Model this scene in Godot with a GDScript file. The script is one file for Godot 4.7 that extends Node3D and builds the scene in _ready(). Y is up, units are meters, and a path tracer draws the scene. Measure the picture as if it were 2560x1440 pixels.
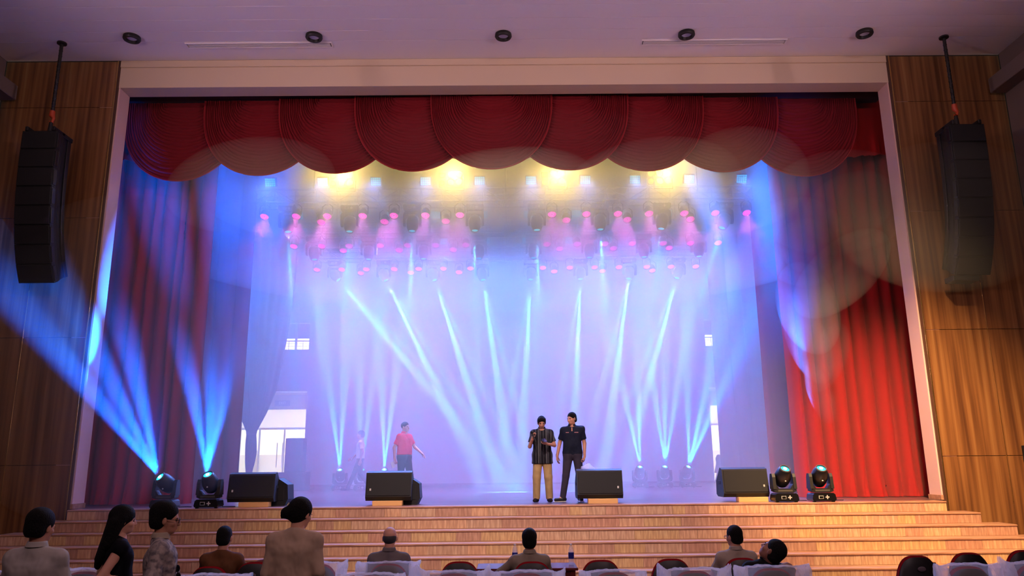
extends Node3D

const STAGE := 1.23          # height of the stage floor above the hall floor
var names := {}
var mats := {}
var rng := RandomNumberGenerator.new()

# ------------------------------------------------------------------ mesh builder
class MB:
	var v := PackedVector3Array()
	var n := PackedVector3Array()
	var uv := PackedVector2Array()
	var ix := PackedInt32Array()
	func tri(a: Vector3, b: Vector3, c: Vector3, nr: Vector3) -> void:
		var k := v.size()
		if (b - a).cross(c - a).dot(nr) > 0.0:
			v.append_array([a, c, b])
		else:
			v.append_array([a, b, c])
		n.append_array([nr, nr, nr])
		uv.append_array([Vector2(a.x, a.y), Vector2(b.x, b.y), Vector2(c.x, c.y)])
		ix.append_array([k, k + 1, k + 2])
	func quad(a: Vector3, b: Vector3, c: Vector3, d: Vector3, out: Vector3) -> void:
		var nr := (c - a).cross(d - b)
		if nr.length() < 1e-12:
			return
		nr = nr.normalized()
		if nr.dot(out) < 0.0:
			nr = -nr
		tri(a, b, c, nr)
		tri(a, c, d, nr)
	func quad_(c: Vector3, hx: float, hy: float) -> MB:
		quad(c + Vector3(-hx, -hy, 0), c + Vector3(hx, -hy, 0), c + Vector3(hx, hy, 0), c + Vector3(-hx, hy, 0), Vector3.BACK)
		return self
	# box with chamfered edges; B turns it
	func box(c: Vector3, s: Vector3, bev := 0.0, B := Basis()) -> MB:
		var h := s / 2.0
		var e: float = minf(bev, minf(h.x, minf(h.y, h.z)) * 0.9)
		var ax := [Vector3(1, 0, 0), Vector3(0, 1, 0), Vector3(0, 0, 1)]
		for i in 3:
			var j := (i + 1) % 3
			var k := (i + 2) % 3
			for sg in [-1.0, 1.0]:
				var o: Vector3 = ax[i] * sg
				var q := []
				for t in [[-1, -1], [1, -1], [1, 1], [-1, 1]]:
					q.append(c + B * (o * h[i] + ax[j] * t[0] * (h[j] - e) + ax[k] * t[1] * (h[k] - e)))
				quad(q[0], q[1], q[2], q[3], B * o)
				if e > 0.0:
					for sj in [-1.0, 1.0]:
						var a: Vector3 = o * h[i] + ax[j] * sj * (h[j] - e)
						var b: Vector3 = o * (h[i] - e) + ax[j] * sj * h[j]
						var z: Vector3 = ax[k] * (h[k] - e)
						quad(c + B * (a - z), c + B * (a + z), c + B * (b + z), c + B * (b - z), B * (o + ax[j] * sj))
		if e > 0.0:
			for sx in [-1.0, 1.0]:
				for sy in [-1.0, 1.0]:
					for sz in [-1.0, 1.0]:
						var g := Vector3(sx, sy, sz)
						var nn := (B * g).normalized()
						tri(c + B * (g * Vector3(h.x, h.y - e, h.z - e)), c + B * (g * Vector3(h.x - e, h.y, h.z - e)), c + B * (g * Vector3(h.x - e, h.y - e, h.z)), nn)
		return self
	# smooth tube along points, radius per point
	func tube(p: Array, r, sides := 8, caps := true) -> MB:
		var up := Vector3.UP
		var first := v.size()
		for i in p.size():
			var d: Vector3 = (p[mini(i + 1, p.size() - 1)] - p[maxi(i - 1, 0)]).normalized()
			if absf(d.dot(up)) > 0.95:
				up = Vector3.RIGHT if absf(d.x) < 0.9 else Vector3.BACK
			var a := d.cross(up).normalized()
			var b := d.cross(a).normalized()
			var rr: float = r[i] if r is Array else r
			for k in sides + 1:
				var t := TAU * k / sides
				var o := a * cos(t) + b * sin(t)
				v.append(p[i] + o * rr)
				n.append(o)
				uv.append(Vector2(float(k) / sides, float(i) / p.size()))
		for i in p.size() - 1:
			for k in sides:
				_q(first + i * (sides + 1) + k, sides + 1)
		if caps:
			for e in [0, p.size() - 1]:
				var d2: Vector3 = (p[1] - p[0]).normalized() * -1.0 if e == 0 else (p[-1] - p[-2]).normalized()
				for k in sides:
					tri(p[e], v[first + e * (sides + 1) + k], v[first + e * (sides + 1) + k + 1], d2)
		return self
	func _q(a: int, row: int) -> void:
		_t(a, a + 1, a + row + 1)
		_t(a, a + row + 1, a + row)
	func _t(a: int, b: int, c: int) -> void:
		if (v[b] - v[a]).cross(v[c] - v[a]).dot(n[a] + n[b] + n[c]) > 0.0:
			ix.append_array([a, c, b])
		else:
			ix.append_array([a, b, c])
	# profile [radius, height] turned round +Y through c, then turned by B; one normal per corner of the profile is faceted where it bends
	func lathe(pr: Array, c := Vector3.ZERO, B := Basis(), segs := 16, smooth := false) -> MB:
		for i in pr.size() - 1:
			var a: Vector2 = Vector2(pr[i][0], pr[i][1])
			var b: Vector2 = Vector2(pr[i + 1][0], pr[i + 1][1])
			var t := (b - a)
			if t.length() < 1e-9:
				continue
			var nn := Vector2(t.y, -t.x).normalized()
			var n0 := nn
			var n1 := nn
			if smooth:
				if i > 0:
					var t0 := a - Vector2(pr[i - 1][0], pr[i - 1][1])
					n0 = (nn + Vector2(t0.y, -t0.x).normalized()).normalized()
				if i < pr.size() - 2:
					var t1 := Vector2(pr[i + 2][0], pr[i + 2][1]) - b
					n1 = (nn + Vector2(t1.y, -t1.x).normalized()).normalized()
			var first := v.size()
			for e in 2:
				var q := a if e == 0 else b
				var m := n0 if e == 0 else n1
				for k in segs + 1:
					var ang := TAU * k / segs
					v.append(c + B * Vector3(q.x * cos(ang), q.y, q.x * sin(ang)))
					n.append(B * Vector3(m.x * cos(ang), m.y, m.x * sin(ang)))
					uv.append(Vector2(float(k) / segs, float(i + e) / pr.size()))
			for k in segs:
				_q(first + k, segs + 1)
		return self
	# convex polygon (x, y) pushed from z0 to z1
	func prism(poly: Array, z0: float, z1: float, c := Vector3.ZERO, B := Basis()) -> MB:
		var m := Vector2.ZERO
		for p in poly:
			m += p
		m /= poly.size()
		for i in poly.size():
			var a: Vector2 = poly[i]
			var b: Vector2 = poly[(i + 1) % poly.size()]
			var o := (a + b) / 2.0 - m
			quad(c + B * Vector3(a.x, a.y, z0), c + B * Vector3(b.x, b.y, z0), c + B * Vector3(b.x, b.y, z1), c + B * Vector3(a.x, a.y, z1), B * Vector3(o.x, o.y, 0))
			for z in [z0, z1]:
				tri(c + B * Vector3(m.x, m.y, z), c + B * Vector3(a.x, a.y, z), c + B * Vector3(b.x, b.y, z), B * Vector3(0, 0, -1.0 if z == minf(z0, z1) else 1.0))
		return self
	# grid of points [row][column], smooth
	func grid(rows: Array, out := Vector3.BACK) -> MB:
		var w: int = rows[0].size()
		var first := v.size()
		for i in rows.size():
			for j in w:
				var du: Vector3 = rows[i][mini(j + 1, w - 1)] - rows[i][maxi(j - 1, 0)]
				var dv: Vector3 = rows[mini(i + 1, rows.size() - 1)][j] - rows[maxi(i - 1, 0)][j]
				var nn := du.cross(dv)
				nn = nn.normalized() if nn.length() > 1e-12 else out
				if nn.dot(out) < 0.0:
					nn = -nn
				v.append(rows[i][j])
				n.append(nn)
				uv.append(Vector2(float(j) / (w - 1), float(i) / (rows.size() - 1)))
		for i in rows.size() - 1:
			for j in w - 1:
				_q(first + i * w + j, w)
		return self
	func ball(c: Vector3, r: Vector3, segs := 12, rings := 8, B := Basis()) -> MB:
		var first := v.size()
		for i in rings + 1:
			var t := PI * i / rings
			for k in segs + 1:
				var a := TAU * k / segs
				var o := Vector3(sin(t) * cos(a), cos(t), sin(t) * sin(a))
				v.append(c + B * (o * r))
				n.append((B * (o / r)).normalized())
				uv.append(Vector2(float(k) / segs, float(i) / rings))
		for i in rings:
			for k in segs:
				_q(first + i * (segs + 1) + k, segs + 1)
		return self
	func mesh() -> ArrayMesh:
		var a := []
		a.resize(Mesh.ARRAY_MAX)
		a[Mesh.ARRAY_VERTEX] = v
		a[Mesh.ARRAY_NORMAL] = n
		a[Mesh.ARRAY_TEX_UV] = uv
		a[Mesh.ARRAY_INDEX] = ix
		var m := ArrayMesh.new()
		m.add_surface_from_arrays(Mesh.PRIMITIVE_TRIANGLES, a)
		return m

# ------------------------------------------------------------------ naming and adding
func numbered(called: String) -> String:
	var k: int = names.get(called, 0)
	names[called] = k + 1
	return called if k == 0 else "%s_%03d" % [called, k]

func tag(o: Node3D, label: String, category: String, group := "") -> Node3D:
	o.set_meta("label", label)
	o.set_meta("category", category)
	if group != "":
		o.set_meta("group", group)
	return o

func thing(called: String, label: String, category: String, at := Vector3.ZERO, group := "") -> Node3D:
	var o := Node3D.new()
	o.name = numbered(called)
	add_child(o)
	o.position = at
	return tag(o, label, category, group)

func part(called: String, m, mat: Material, parent: Node = self, at := Vector3.ZERO) -> MeshInstance3D:
	var o := MeshInstance3D.new()
	o.mesh = m.mesh() if m is MB else m
	o.material_override = mat
	o.position = at
	if parent == self:
		o.name = numbered(called)
		add_child(o)
	else:
		var k := 0
		var nm := called
		while parent.has_node(NodePath(nm)):
			k += 1
			nm = "%s_%03d" % [called, k]
		o.name = nm
		parent.add_child(o)
	return o

func struct(called: String, m, mat: Material) -> MeshInstance3D:
	var o := part(called, m, mat)
	o.set_meta("kind", "structure")
	return o

func dup(src: Node3D, label: String, at: Vector3, turn := 0.0) -> Node3D:
	var base := RegEx.create_from_string("_\\d{3}$").sub(String(src.name), "")
	var r: Node3D = src.duplicate()
	r.name = numbered(base)
	add_child(r)
	r.position = at
	r.rotation.y = turn
	r.set_meta("label", label)
	return r

func M(called: String, c: Color, rough := 0.7, metal := 0.0) -> StandardMaterial3D:
	if mats.has(called):
		return mats[called]
	var m := StandardMaterial3D.new()
	m.resource_name = called
	m.albedo_color = c
	m.roughness = rough
	m.metallic = metal
	m.cull_mode = BaseMaterial3D.CULL_DISABLED
	mats[called] = m
	return m

func glow(called: String, c: Color, e: float) -> StandardMaterial3D:
	if mats.has(called):
		return mats[called]
	var m := M(called, c, 0.5)
	m.emission_enabled = true
	m.emission = c
	m.emission_energy_multiplier = e
	return m

func noise_tex(seed_: int, freq: float, oct: int, ramp: Array, size := 512) -> NoiseTexture2D:
	var f := FastNoiseLite.new()
	f.noise_type = FastNoiseLite.TYPE_SIMPLEX_SMOOTH
	f.seed = seed_
	f.frequency = freq
	f.fractal_octaves = oct
	var t := NoiseTexture2D.new()
	t.width = size
	t.height = size
	t.seamless = true
	t.normalize = true
	t.noise = f
	var g := Gradient.new()
	var offs := PackedFloat32Array()
	var cols := PackedColorArray()
	for r in ramp:
		offs.append(r[0])
		cols.append(r[1])
	g.offsets = offs
	g.colors = cols
	t.color_ramp = g
	return t

# wood with its grain along y (or along the axis with the smallest scale)
func wood(called: String, tex: Texture2D, tint: Color, scale: Vector3, rough := 0.45) -> StandardMaterial3D:
	var m := M(called, tint, rough)
	m.albedo_texture = tex
	m.uv1_triplanar = true
	m.uv1_world_triplanar = true
	m.uv1_scale = scale
	m.uv1_triplanar_sharpness = 8.0
	return m

func spot(parent: Node, at: Vector3, dir: Vector3, deg: float, c: Color, e: float, soft := 0.3, size := 0.05, called := "beam") -> SpotLight3D:
	var l := SpotLight3D.new()
	l.name = called
	l.light_color = c
	l.light_energy = e
	l.spot_angle = deg
	l.spot_angle_attenuation = soft
	l.spot_range = 40.0
	l.spot_attenuation = 2.0
	l.light_size = size
	l.shadow_enabled = true
	parent.add_child(l, true)
	var y := Vector3.UP if absf(dir.normalized().y) < 0.98 else Vector3.BACK
	l.transform = Transform3D(Basis.looking_at(dir, y), at)
	return l

# ------------------------------------------------------------------ scene
func _ready() -> void:
	rng.seed = 7
	view()
	materials()
	shell()
	stage_steps()
	wood_walls()
	ceiling_fittings()
	curtains()
	rigging()
	floor_lights()
	speakers()
	hall()
	people()
	haze()

func view() -> void:
	var cam := Camera3D.new()
	cam.name = "camera"
	cam.fov = rad_to_deg(2.0 * atan(720.0 / 1900.0))
	cam.near = 0.05
	cam.far = 400.0
	add_child(cam)
	var p := deg_to_rad(13.0165)
	var yw := deg_to_rad(0.353)
	var rl := deg_to_rad(0.577)
	var f := Vector3(sin(yw) * cos(p), sin(p), -cos(yw) * cos(p))
	var rt := Vector3(cos(yw), 0, sin(yw))
	var up := rt.cross(f)
	cam.transform = Transform3D(Basis(rt * cos(rl) - up * sin(rl), up * cos(rl) + rt * sin(rl), -f), Vector3(0.018, 1.953, 14.0))
	cam.current = true
	var e := Environment.new()
	e.tonemap_mode = Environment.TONE_MAPPER_LINEAR
	e.tonemap_exposure = 1.12
	e.background_mode = Environment.BG_SKY
	e.sdfgi_enabled = true
	e.ssao_enabled = true
	e.ssil_enabled = true
	var sk := ProceduralSkyMaterial.new()
	sk.sky_top_color = Color(0.92, 0.92, 0.88)
	sk.sky_horizon_color = Color(1.0, 0.95, 0.74)
	sk.ground_horizon_color = Color(0.8, 0.8, 0.75)
	sk.ground_bottom_color = Color(0.5, 0.5, 0.45)
	var sky := Sky.new()
	sky.sky_material = sk
	e.sky = sky
	e.background_energy_multiplier = SKY_E
	e.volumetric_fog_enabled = true
	e.volumetric_fog_density = 0.0
	var w := WorldEnvironment.new()
	w.name = "environment"
	w.environment = e
	add_child(w)
	unseen_lamps()

const SKY_E := 4.2

# unseen hall lamps: two house lamps added as front fill, spotlights for the stage front
func unseen_lamps() -> void:
	var k := 0
	for a in [[-4.0, 16.0, 60.0, 14.0, -2.0, 4.0], [4.0, 16.0, 60.0, 24.0, 1.0, 4.0], [0.3, 7.0, 30.0, 110.0, 0.4, 1.4], [5.0, 6.5, 23.0, 350.0, 7.3, 0.3]]:
		var at := Vector3(a[0], 9.75, a[1])
		var d := (Vector3(a[4], a[5], -1.0) - at).normalized()
		var o := thing("unseen_hall_lamp", "unseen warm hall lamp behind the audience, " + ["on the left, added as fill", "on the right, added as fill", "aimed at the middle of the stage front", "aimed at the right curtain"][k], "ceiling lamp", at, "unseen hall lamps")
		k += 1
		var B := Basis.looking_at(d, Vector3.UP) * Basis(Vector3.RIGHT, -PI / 2)
		part("can", MB.new().lathe([[0, -0.2], [0.11, -0.2], [0.13, 0.16], [0.11, 0.16], [0.1, 0.02]], Vector3.ZERO, B, 16), M("black_metal", Color(0.05, 0.05, 0.055), 0.5), o)
		part("lens", MB.new().lathe([[0, 0.05], [0.1, 0.05]], Vector3.ZERO, B, 16), glow("warm_lens", Color(1.0, 0.86, 0.66), 4.0), o)
		part("stem", MB.new().tube([Vector3(0, 0, 0), Vector3(0, 10.17 - at.y, 0)], 0.02, 6), M("black_metal", Color.BLACK), o)
		spot(o, d * 0.2, d, a[2], [Color(1.0, 0.82, 0.84), Color(1.0, 0.82, 0.84), Color(1.0, 0.88, 0.84), Color(1.0, 0.8, 0.58)][k - 1], a[3], 1.0, 0.12)

	# unseen mauve lamps added on the side walls to brighten the ceiling before the stage
	for sx in [-1.0, 1.0]:
		var at2 := Vector3(sx * 10.0, 6.6, 9.5)
		var o2 := thing("added_wash_lamp", "added unseen mauve lamp on the %s side wall of the hall, aimed up at the ceiling" % ("left" if sx < 0 else "right"), "added lamp", at2, "added wash lamps")
		var d2 := (Vector3(-sx * 1.0, 10.2, 3.0) - at2).normalized()
		var B2 := Basis.looking_at(d2, Vector3.UP) * Basis(Vector3.RIGHT, -PI / 2)
		part("can", MB.new().lathe([[0, -0.18], [0.13, -0.18], [0.15, 0.12], [0.13, 0.12], [0.12, 0.02]], Vector3.ZERO, B2, 16), M("black_metal", Color.BLACK), o2)
		part("lens", MB.new().lathe([[0, 0.05], [0.12, 0.05]], Vector3.ZERO, B2, 12), glow("mauve_lens", Color(1.0, 0.72, 0.88), 3.0), o2)
		part("bracket", MB.new().box(Vector3(sx * 0.18, -0.05, 0), Vector3(0.26, 0.06, 0.06), 0.01), M("black_metal", Color.BLACK), o2)
		spot(o2, d2 * 0.16, d2, 55, Color(1.0, 0.82, 0.86), E_ADDED_WASH, 1.0, 0.12)

const E_ADDED_WASH := 38.0

func materials() -> void:
	var ramp := [[0.0, Color(0.42, 0.28, 0.18)], [0.35, Color(0.6, 0.43, 0.27)], [0.6, Color(0.7, 0.52, 0.33)], [1.0, Color(0.82, 0.66, 0.45)]]
	var t := noise_tex(3, 0.012, 4, ramp)
	wood("wall_veneer", t, Color(0.72, 0.66, 0.6), Vector3(1.1, 0.03, 1.1), 0.42)
	var t2 := noise_tex(9, 0.02, 4, [[0.0, Color(0.65, 0.51, 0.41)], [0.5, Color(0.76, 0.62, 0.5)], [1.0, Color(0.87, 0.75, 0.62)]])
	for k in 5:
		var s: float = [0.95, 1.0, 0.89, 0.97, 0.92][k]
		wood("step_plank_%d" % k, t2, Color(s, s * [1.0, 0.97, 0.95, 1.0, 0.93][k], s * [1.0, 0.94, 0.97, 0.9, 0.95][k]), Vector3(2.2, 0.25, 0.5), 0.4)
	wood("tread", t2, Color(0.85, 0.78, 0.76), Vector3(0.2, 1.0, 1.5), 0.3)
	var t3 := noise_tex(5, 0.01, 3, [[0.0, Color(0.42, 0.36, 0.38)], [1.0, Color(0.56, 0.49, 0.5)]])
	wood("stage_floor", t3, Color(0.8, 0.74, 0.74), Vector3(0.12, 1, 0.8), 0.3)
	M("cream_paint", Color(0.8, 0.72, 0.62), 0.8)
	M("white_board", Color(0.9, 0.87, 0.87), 0.6)
	M("joint", Color(0.12, 0.1, 0.1), 0.9)
	M("black_metal", Color(0.05, 0.05, 0.055), 0.5)
	M("brown_trim", Color(0.3, 0.19, 0.14), 0.5)
	M("brass", Color(0.85, 0.7, 0.42), 0.3, 1.0)
	M("back_paint", Color(0.82, 0.8, 0.82), 0.75)
	M("dark_wall", Color(0.2, 0.19, 0.2), 0.9)
	M("hall_wall", Color(0.42, 0.36, 0.34), 0.85)
	M("aluminium", Color(0.75, 0.76, 0.78), 0.35, 0.9)

func bx(c: Vector3, s: Vector3, bev := 0.0) -> MB:
	return MB.new().box(c, s, bev)

# box from corner to corner
func bb(a: Vector3, b: Vector3, bev := 0.0) -> MB:
	return MB.new().box((a + b) / 2.0, (b - a).abs(), bev)

func shell() -> void:
	struct("floor", bb(Vector3(-13, -0.3, -0.4), Vector3(13, 0.0, 22)), M("hall_floor", Color(0.3, 0.24, 0.22), 0.5))
	struct("wall_left", bb(Vector3(-10.6, 0, -0.3), Vector3(-10.3, 10.8, 22)), M("hall_wall", Color.WHITE))
	struct("wall_right", bb(Vector3(10.3, 0, -0.3), Vector3(10.6, 10.8, 22)), M("hall_wall", Color.WHITE))
	for sd in [[-1.0, "left"], [1.0, "right"]]:
		struct("trim_beam_%s" % sd[1], bb(Vector3(sd[0] * 9.98, 9.28, -0.3), Vector3(sd[0] * 10.35, 9.6, 21.9), 0.015), M("hall_wall", Color.WHITE))
	struct("wall_rear", bb(Vector3(-10.6, 0, 22), Vector3(10.6, 10.8, 22.3)), M("hall_wall", Color.WHITE))
	# ceiling: slab and its long boards
	var c := struct("ceiling", bb(Vector3(-10.6, 10.24, -0.3), Vector3(10.6, 10.6, 22)), M("joint", Color.BLACK))
	var z := -0.33
	var widths := [0.72, 0.36, 0.39, 0.43, 0.43, 0.43, 0.43, 0.43, 0.43, 0.43, 0.43, 0.43]
	for w in widths:
		part("board", bx(Vector3(0, 10.2, z + w / 2.0), Vector3(20.6, 0.06, w - 0.006), 0.004), M("white_board", Color.WHITE), c)
		z += w
	# the rest of the ceiling behind the camera's view, plain
	part("board", bx(Vector3(0, 10.2, (z + 22.0) / 2), Vector3(20.6, 0.06, 22.0 - z)), M("white_board", Color.WHITE), c)
	# proscenium: header and jambs
	struct("wall_header", bb(Vector3(-7.95, 9.57, -0.75), Vector3(7.95, 12.0, -0.35)), M("cream_paint", Color.WHITE))
	struct("trim_9", bb(Vector3(-8.24, 9.69, -1.6), Vector3(8.24, 9.9, -0.75)), M("rail_brown", Color(0.16, 0.06, 0.07), 0.8))
	struct("trim_1", bb(Vector3(-7.95, 10.02, -0.4), Vector3(7.95, 10.17, -0.315), 0.01), M("cream_paint", Color.WHITE))
	for s in [-1.0, 1.0]:
		var nm := "left" if s < 0 else "right"
		var j := struct("wall_jamb_" + nm, bb(Vector3(s * 7.92, STAGE, -0.76), Vector3(s * 8.3, 9.58, -0.36)), M("jamb_paint", Color(0.84, 0.7, 0.66), 0.75))
		struct("baseboard_" + nm, bb(Vector3(s * 7.9, STAGE, -0.78), Vector3(s * 8.0, STAGE + 0.09, -0.35), 0.004), M("tread", Color.WHITE))
		struct("wall_stage_" + nm, bb(Vector3(s * 11.0, 0, -14.3), Vector3(s * 11.3, 12.0, -0.75)), M("dark_wall", Color.WHITE))
		struct("wall_wing_" + nm, bb(Vector3(s * 8.25, 0, -0.75), Vector3(s * 11.3, 12.0, -0.52)), M("dark_wall", Color.WHITE))
	struct("ceiling_stage", bb(Vector3(-11.3, 11.9, -14.3), Vector3(11.3, 12.2, -0.4)), M("dark_wall", Color.WHITE))
	# back wall in pieces round two doors and two windows
	var B := -14.0
	var bw := M("back_paint", Color.WHITE)
	var wall := MB.new()
	var xs := [-11.3, -9.75, -7.35, 7.37, 9.77, 11.3]
	for i in 5:
		var a: float = xs[i]
		var b: float = xs[i + 1]
		if i % 2 == 0:
			wall.box(Vector3((a + b) / 2, 6.5, B - 0.15), Vector3(b - a, 11.6, 0.3))
		else:
			var wa := a + 0.25 if i == 1 else a
			var wb := b if i == 1 else b - 0.25
			for r in [[0.7, STAGE, a, b], [4.62, 6.11, a, b], [7.16, 12.3, a, b]]:
				wall.box(Vector3((a + b) / 2, (r[0] + r[1]) / 2, B - 0.15), Vector3(b - a, r[1] - r[0], 0.3))
			if i == 1:
				wall.box(Vector3(a + 0.125, 6.635, B - 0.15), Vector3(0.25, 1.05, 0.3))
			else:
				wall.box(Vector3(b - 0.125, 6.635, B - 0.15), Vector3(0.25, 1.05, 0.3))
	struct("wall_back", wall, bw)
	struct("baseboard_back", bb(Vector3(-7.35, STAGE, B), Vector3(7.37, STAGE + 0.06, B + 0.02), 0.004), M("skirting", Color(0.55, 0.45, 0.5), 0.6))
	struct("floor_stage", bb(Vector3(-11.3, 0.0, -14.3), Vector3(11.3, STAGE, -0.38)), M("stage_floor", Color.WHITE))
	outside()

func stage_steps() -> void:
	var tot := 7
	for k in tot:
		var y1 := STAGE - 0.1757 * k
		var y0 := y1 - 0.1757
		var hw := 7.8 + 0.37 * k if k < 6 else 10.2
		hw = minf(hw, 10.25)
		var zf := 0.36 * k
		var o := Node3D.new()
		o.name = "trim_%d" % (k + 2)
		o.set_meta("kind", "structure")
		add_child(o)
		# tread with a rounded nosing, and the core under it
		part("core", bb(Vector3(-hw + 0.01, maxf(0.0, y0 - 0.02), zf - 0.42), Vector3(hw - 0.01, y1 - 0.03, zf - 0.03)), M("brown_trim", Color.WHITE), o)
		part("tread", bb(Vector3(-hw, y1 - 0.03, zf - 0.5), Vector3(hw, y1, zf), 0.008), M("tread", Color.WHITE), o)
		# riser planks, each its own board
		var x := -hw + 0.004
		var kk := 0
		while x < hw - 0.02:
			var w: float = [0.42, 0.6, 0.3, 0.75, 0.5, 0.22, 0.64][rng.randi() % 7]
			w = minf(w, hw - 0.004 - x)
			part("plank", bb(Vector3(x + 0.0012, y0 + 0.002, zf - 0.035), Vector3(x + w - 0.0012, y1 - 0.031, zf - 0.014 + rng.randf() * 0.0015), 0.001), M("step_plank_%d" % (rng.randi() % 5), Color.WHITE), o)
			x += w
			kk += 1

func wood_walls() -> void:
	var ys := [0.0, 2.01, 4.38, 6.77, 9.14, 10.17]
	for s in [-1.0, 1.0]:
		var nm := "left" if s < 0 else "right"
		var back := struct("wall_panelled_" + nm, bb(Vector3(s * 7.95, 0, -0.52), Vector3(s * 10.6, 10.24, -0.375)), M("joint", Color.BLACK))
		var xs := [8.02, 9.22, 10.32]
		for i in 2:
			for j in 5:
				part("panel", bb(Vector3(s * (xs[i] + 0.003), ys[j] + 0.004, -0.38), Vector3(s * (xs[i + 1] - 0.003), ys[j + 1] - 0.004, -0.35), 0.003), M("wall_veneer", Color.WHITE), back)
		part("edge_board", bb(Vector3(s * 7.95, 0, -0.39), Vector3(s * 8.015, 10.17, -0.34), 0.004), M("brown_trim", Color.WHITE), back)
		part("metal_strip", bb(Vector3(s * 8.0, 0.9, -0.36), Vector3(s * 8.022, 10.17, -0.332), 0.002), M("brass", Color.WHITE), back)
		part("metal_strip", bb(Vector3(s * 9.214, 1.2, -0.37), Vector3(s * 9.226, 5.3, -0.347), 0.001), M("brass", Color.WHITE), back)

const ORD := ["first", "second", "third", "fourth", "fifth", "sixth", "seventh", "eighth", "ninth", "tenth", "eleventh", "twelfth"]

# place of number i among n things in a row, said from the nearer end
func place(i: int, n: int) -> String:
	if n % 2 == 1 and i == n / 2:
		return "middle one"
	if i < n / 2:
		return ORD[i] + " from the left end"
	return ORD[n - 1 - i] + " from the right end"

func outside() -> void:
	struct("ground", bb(Vector3(-40, 0.9, -60), Vector3(40, 1.15, -14.3)), M("concrete", Color(0.9, 0.93, 0.84), 0.9))
	var y := M("yard_wall", Color(0.97, 0.93, 0.8), 0.9)
	struct("wall_yard", bb(Vector3(-40, 1.15, -32), Vector3(40, 2.6, -31.7)), y)
	for k in 14:
		part("post", bb(Vector3(-39 + k * 6.0, 1.15, -31.7), Vector3(-38.6 + k * 6.0, 2.85, -31.5), 0.02), M("yard_post", Color(0.75, 0.68, 0.55), 0.9), get_node("wall_yard"))
	var glass := M("pane", Color(0.95, 0.98, 0.97, 0.1), 0.05)
	glass.transparency = BaseMaterial3D.TRANSPARENCY_ALPHA
	var frame := M("door_frame", Color(0.8, 0.78, 0.78), 0.5)
	for s in [-1.0, 1.0]:
		var side := "left" if s < 0 else "right"
		# porch behind the back door: roof, beam, wall over the doors
		var cx: float = s * 9.0
		struct("wall_porch_" + side, bb(Vector3(cx - 3, 4.18, -17.3), Vector3(cx + 3, 6.0, -17.1)), M("cream_plaster", Color(0.86, 0.78, 0.66), 0.85))
		struct("trim_porch_" + side, bb(Vector3(cx - 3, 4.18, -17.1), Vector3(cx + 3, 4.75, -16.95)), M("grey_plaster", Color(0.66, 0.62, 0.66), 0.85))
		var c := struct("ceiling_porch_" + side, bb(Vector3(cx - 3, 4.86, -17.1), Vector3(cx + 3, 5.0, -14.3)), frame)
		for k in 9:
			part("board", bb(Vector3(cx - 3, 4.83, -17.05 + k * 0.3), Vector3(cx + 3, 4.86, -16.76 + k * 0.3), 0.003), frame, c)
		# double glass doors with long pull bars
		var d := struct("door_%d" % (1 if s < 0 else 2), bb(Vector3(cx - 3, 3.38, -17.2), Vector3(cx + 3, 3.46, -17.12)), frame)
		for k in 5:
			part("post", bb(Vector3(cx - 2.03 + k * 1.0, 1.15, -17.2), Vector3(cx - 1.97 + k * 1.0, 3.38, -17.14), 0.004), frame, d)
			if k < 4:
				part("pane", bb(Vector3(cx - 1.96 + k * 1.0, 1.2, -17.176), Vector3(cx - 1.04 + k * 1.0, 3.36, -17.166)), glass, d)
		var fan := M("frosted_pane", Color(1.0, 0.93, 0.82, 0.55), 0.5)
		fan.transparency = BaseMaterial3D.TRANSPARENCY_ALPHA
		fan.backlight_enabled = true
		fan.backlight = Color(1, 1, 1)
		part("fanlight", bb(Vector3(cx - 3, 3.46, -17.19), Vector3(cx + 3, 4.18, -17.17)), fan, d)
		for k in 2:
			part("handle", MB.new().tube([Vector3(cx - 0.24 + k * 0.22, 1.9, -17.06), Vector3(cx - 0.24 + k * 0.22, 2.86, -17.06)], 0.022, 8), M("aluminium", Color.WHITE), d)
		# window with grille above
		var wx := -7.36 if s < 0 else 7.37
		var w := struct("window_%d" % (1 if s < 0 else 2), bb(Vector3(s * 7.36, 6.11, -14.2), Vector3(s * 9.5, 6.17, -14.1)), frame)
		part("rail", bb(Vector3(s * 7.36, 6.48, -14.2), Vector3(s * 9.5, 6.52, -14.15)), frame, w)
		for k in 5:
			part("post", bb(Vector3(s * 7.36 + s * k * 0.53 - 0.035, 6.11, -14.22), Vector3(s * 7.36 + s * k * 0.53 + 0.035, 7.16, -14.1)), frame, w)
			part("bar", MB.new().tube([Vector3(s * (7.62 + k * 0.53), 6.12, -14.12), Vector3(s * (7.62 + k * 0.53), 6.5, -14.12)], 0.012, 6), M("black_metal", Color.BLACK), w)
		for k in 3:
			part("bar", MB.new().tube([Vector3(s * 7.36, 6.2 + k * 0.1, -14.12), Vector3(s * 9.5, 6.2 + k * 0.1, -14.12)], 0.008, 6), M("black_metal", Color.BLACK), w)
		part("blind", bb(Vector3(s * 7.38, 6.6, -14.24), Vector3(s * 9.5, 7.15, -14.21)), M("blind", Color(0.75, 0.66, 0.74), 0.9), w)
	var sg := thing("exit_sign", "small blue sign with white lettering on the beam over the left back door", "sign", Vector3(-9.1, 4.42, -16.94))
	part("plate", bx(Vector3.ZERO, Vector3(0.62, 0.22, 0.03), 0.006), M("sign_blue", Color(0.3, 0.38, 0.62), 0.5), sg)
	var tm := TextMesh.new()
	var fnt := SystemFont.new()
	fnt.font_names = PackedStringArray(["Droid Sans"])
	tm.font = fnt
	tm.text = "EXIT"
	tm.font_size = 16
	tm.pixel_size = 0.009
	tm.depth = 0.006
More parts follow.
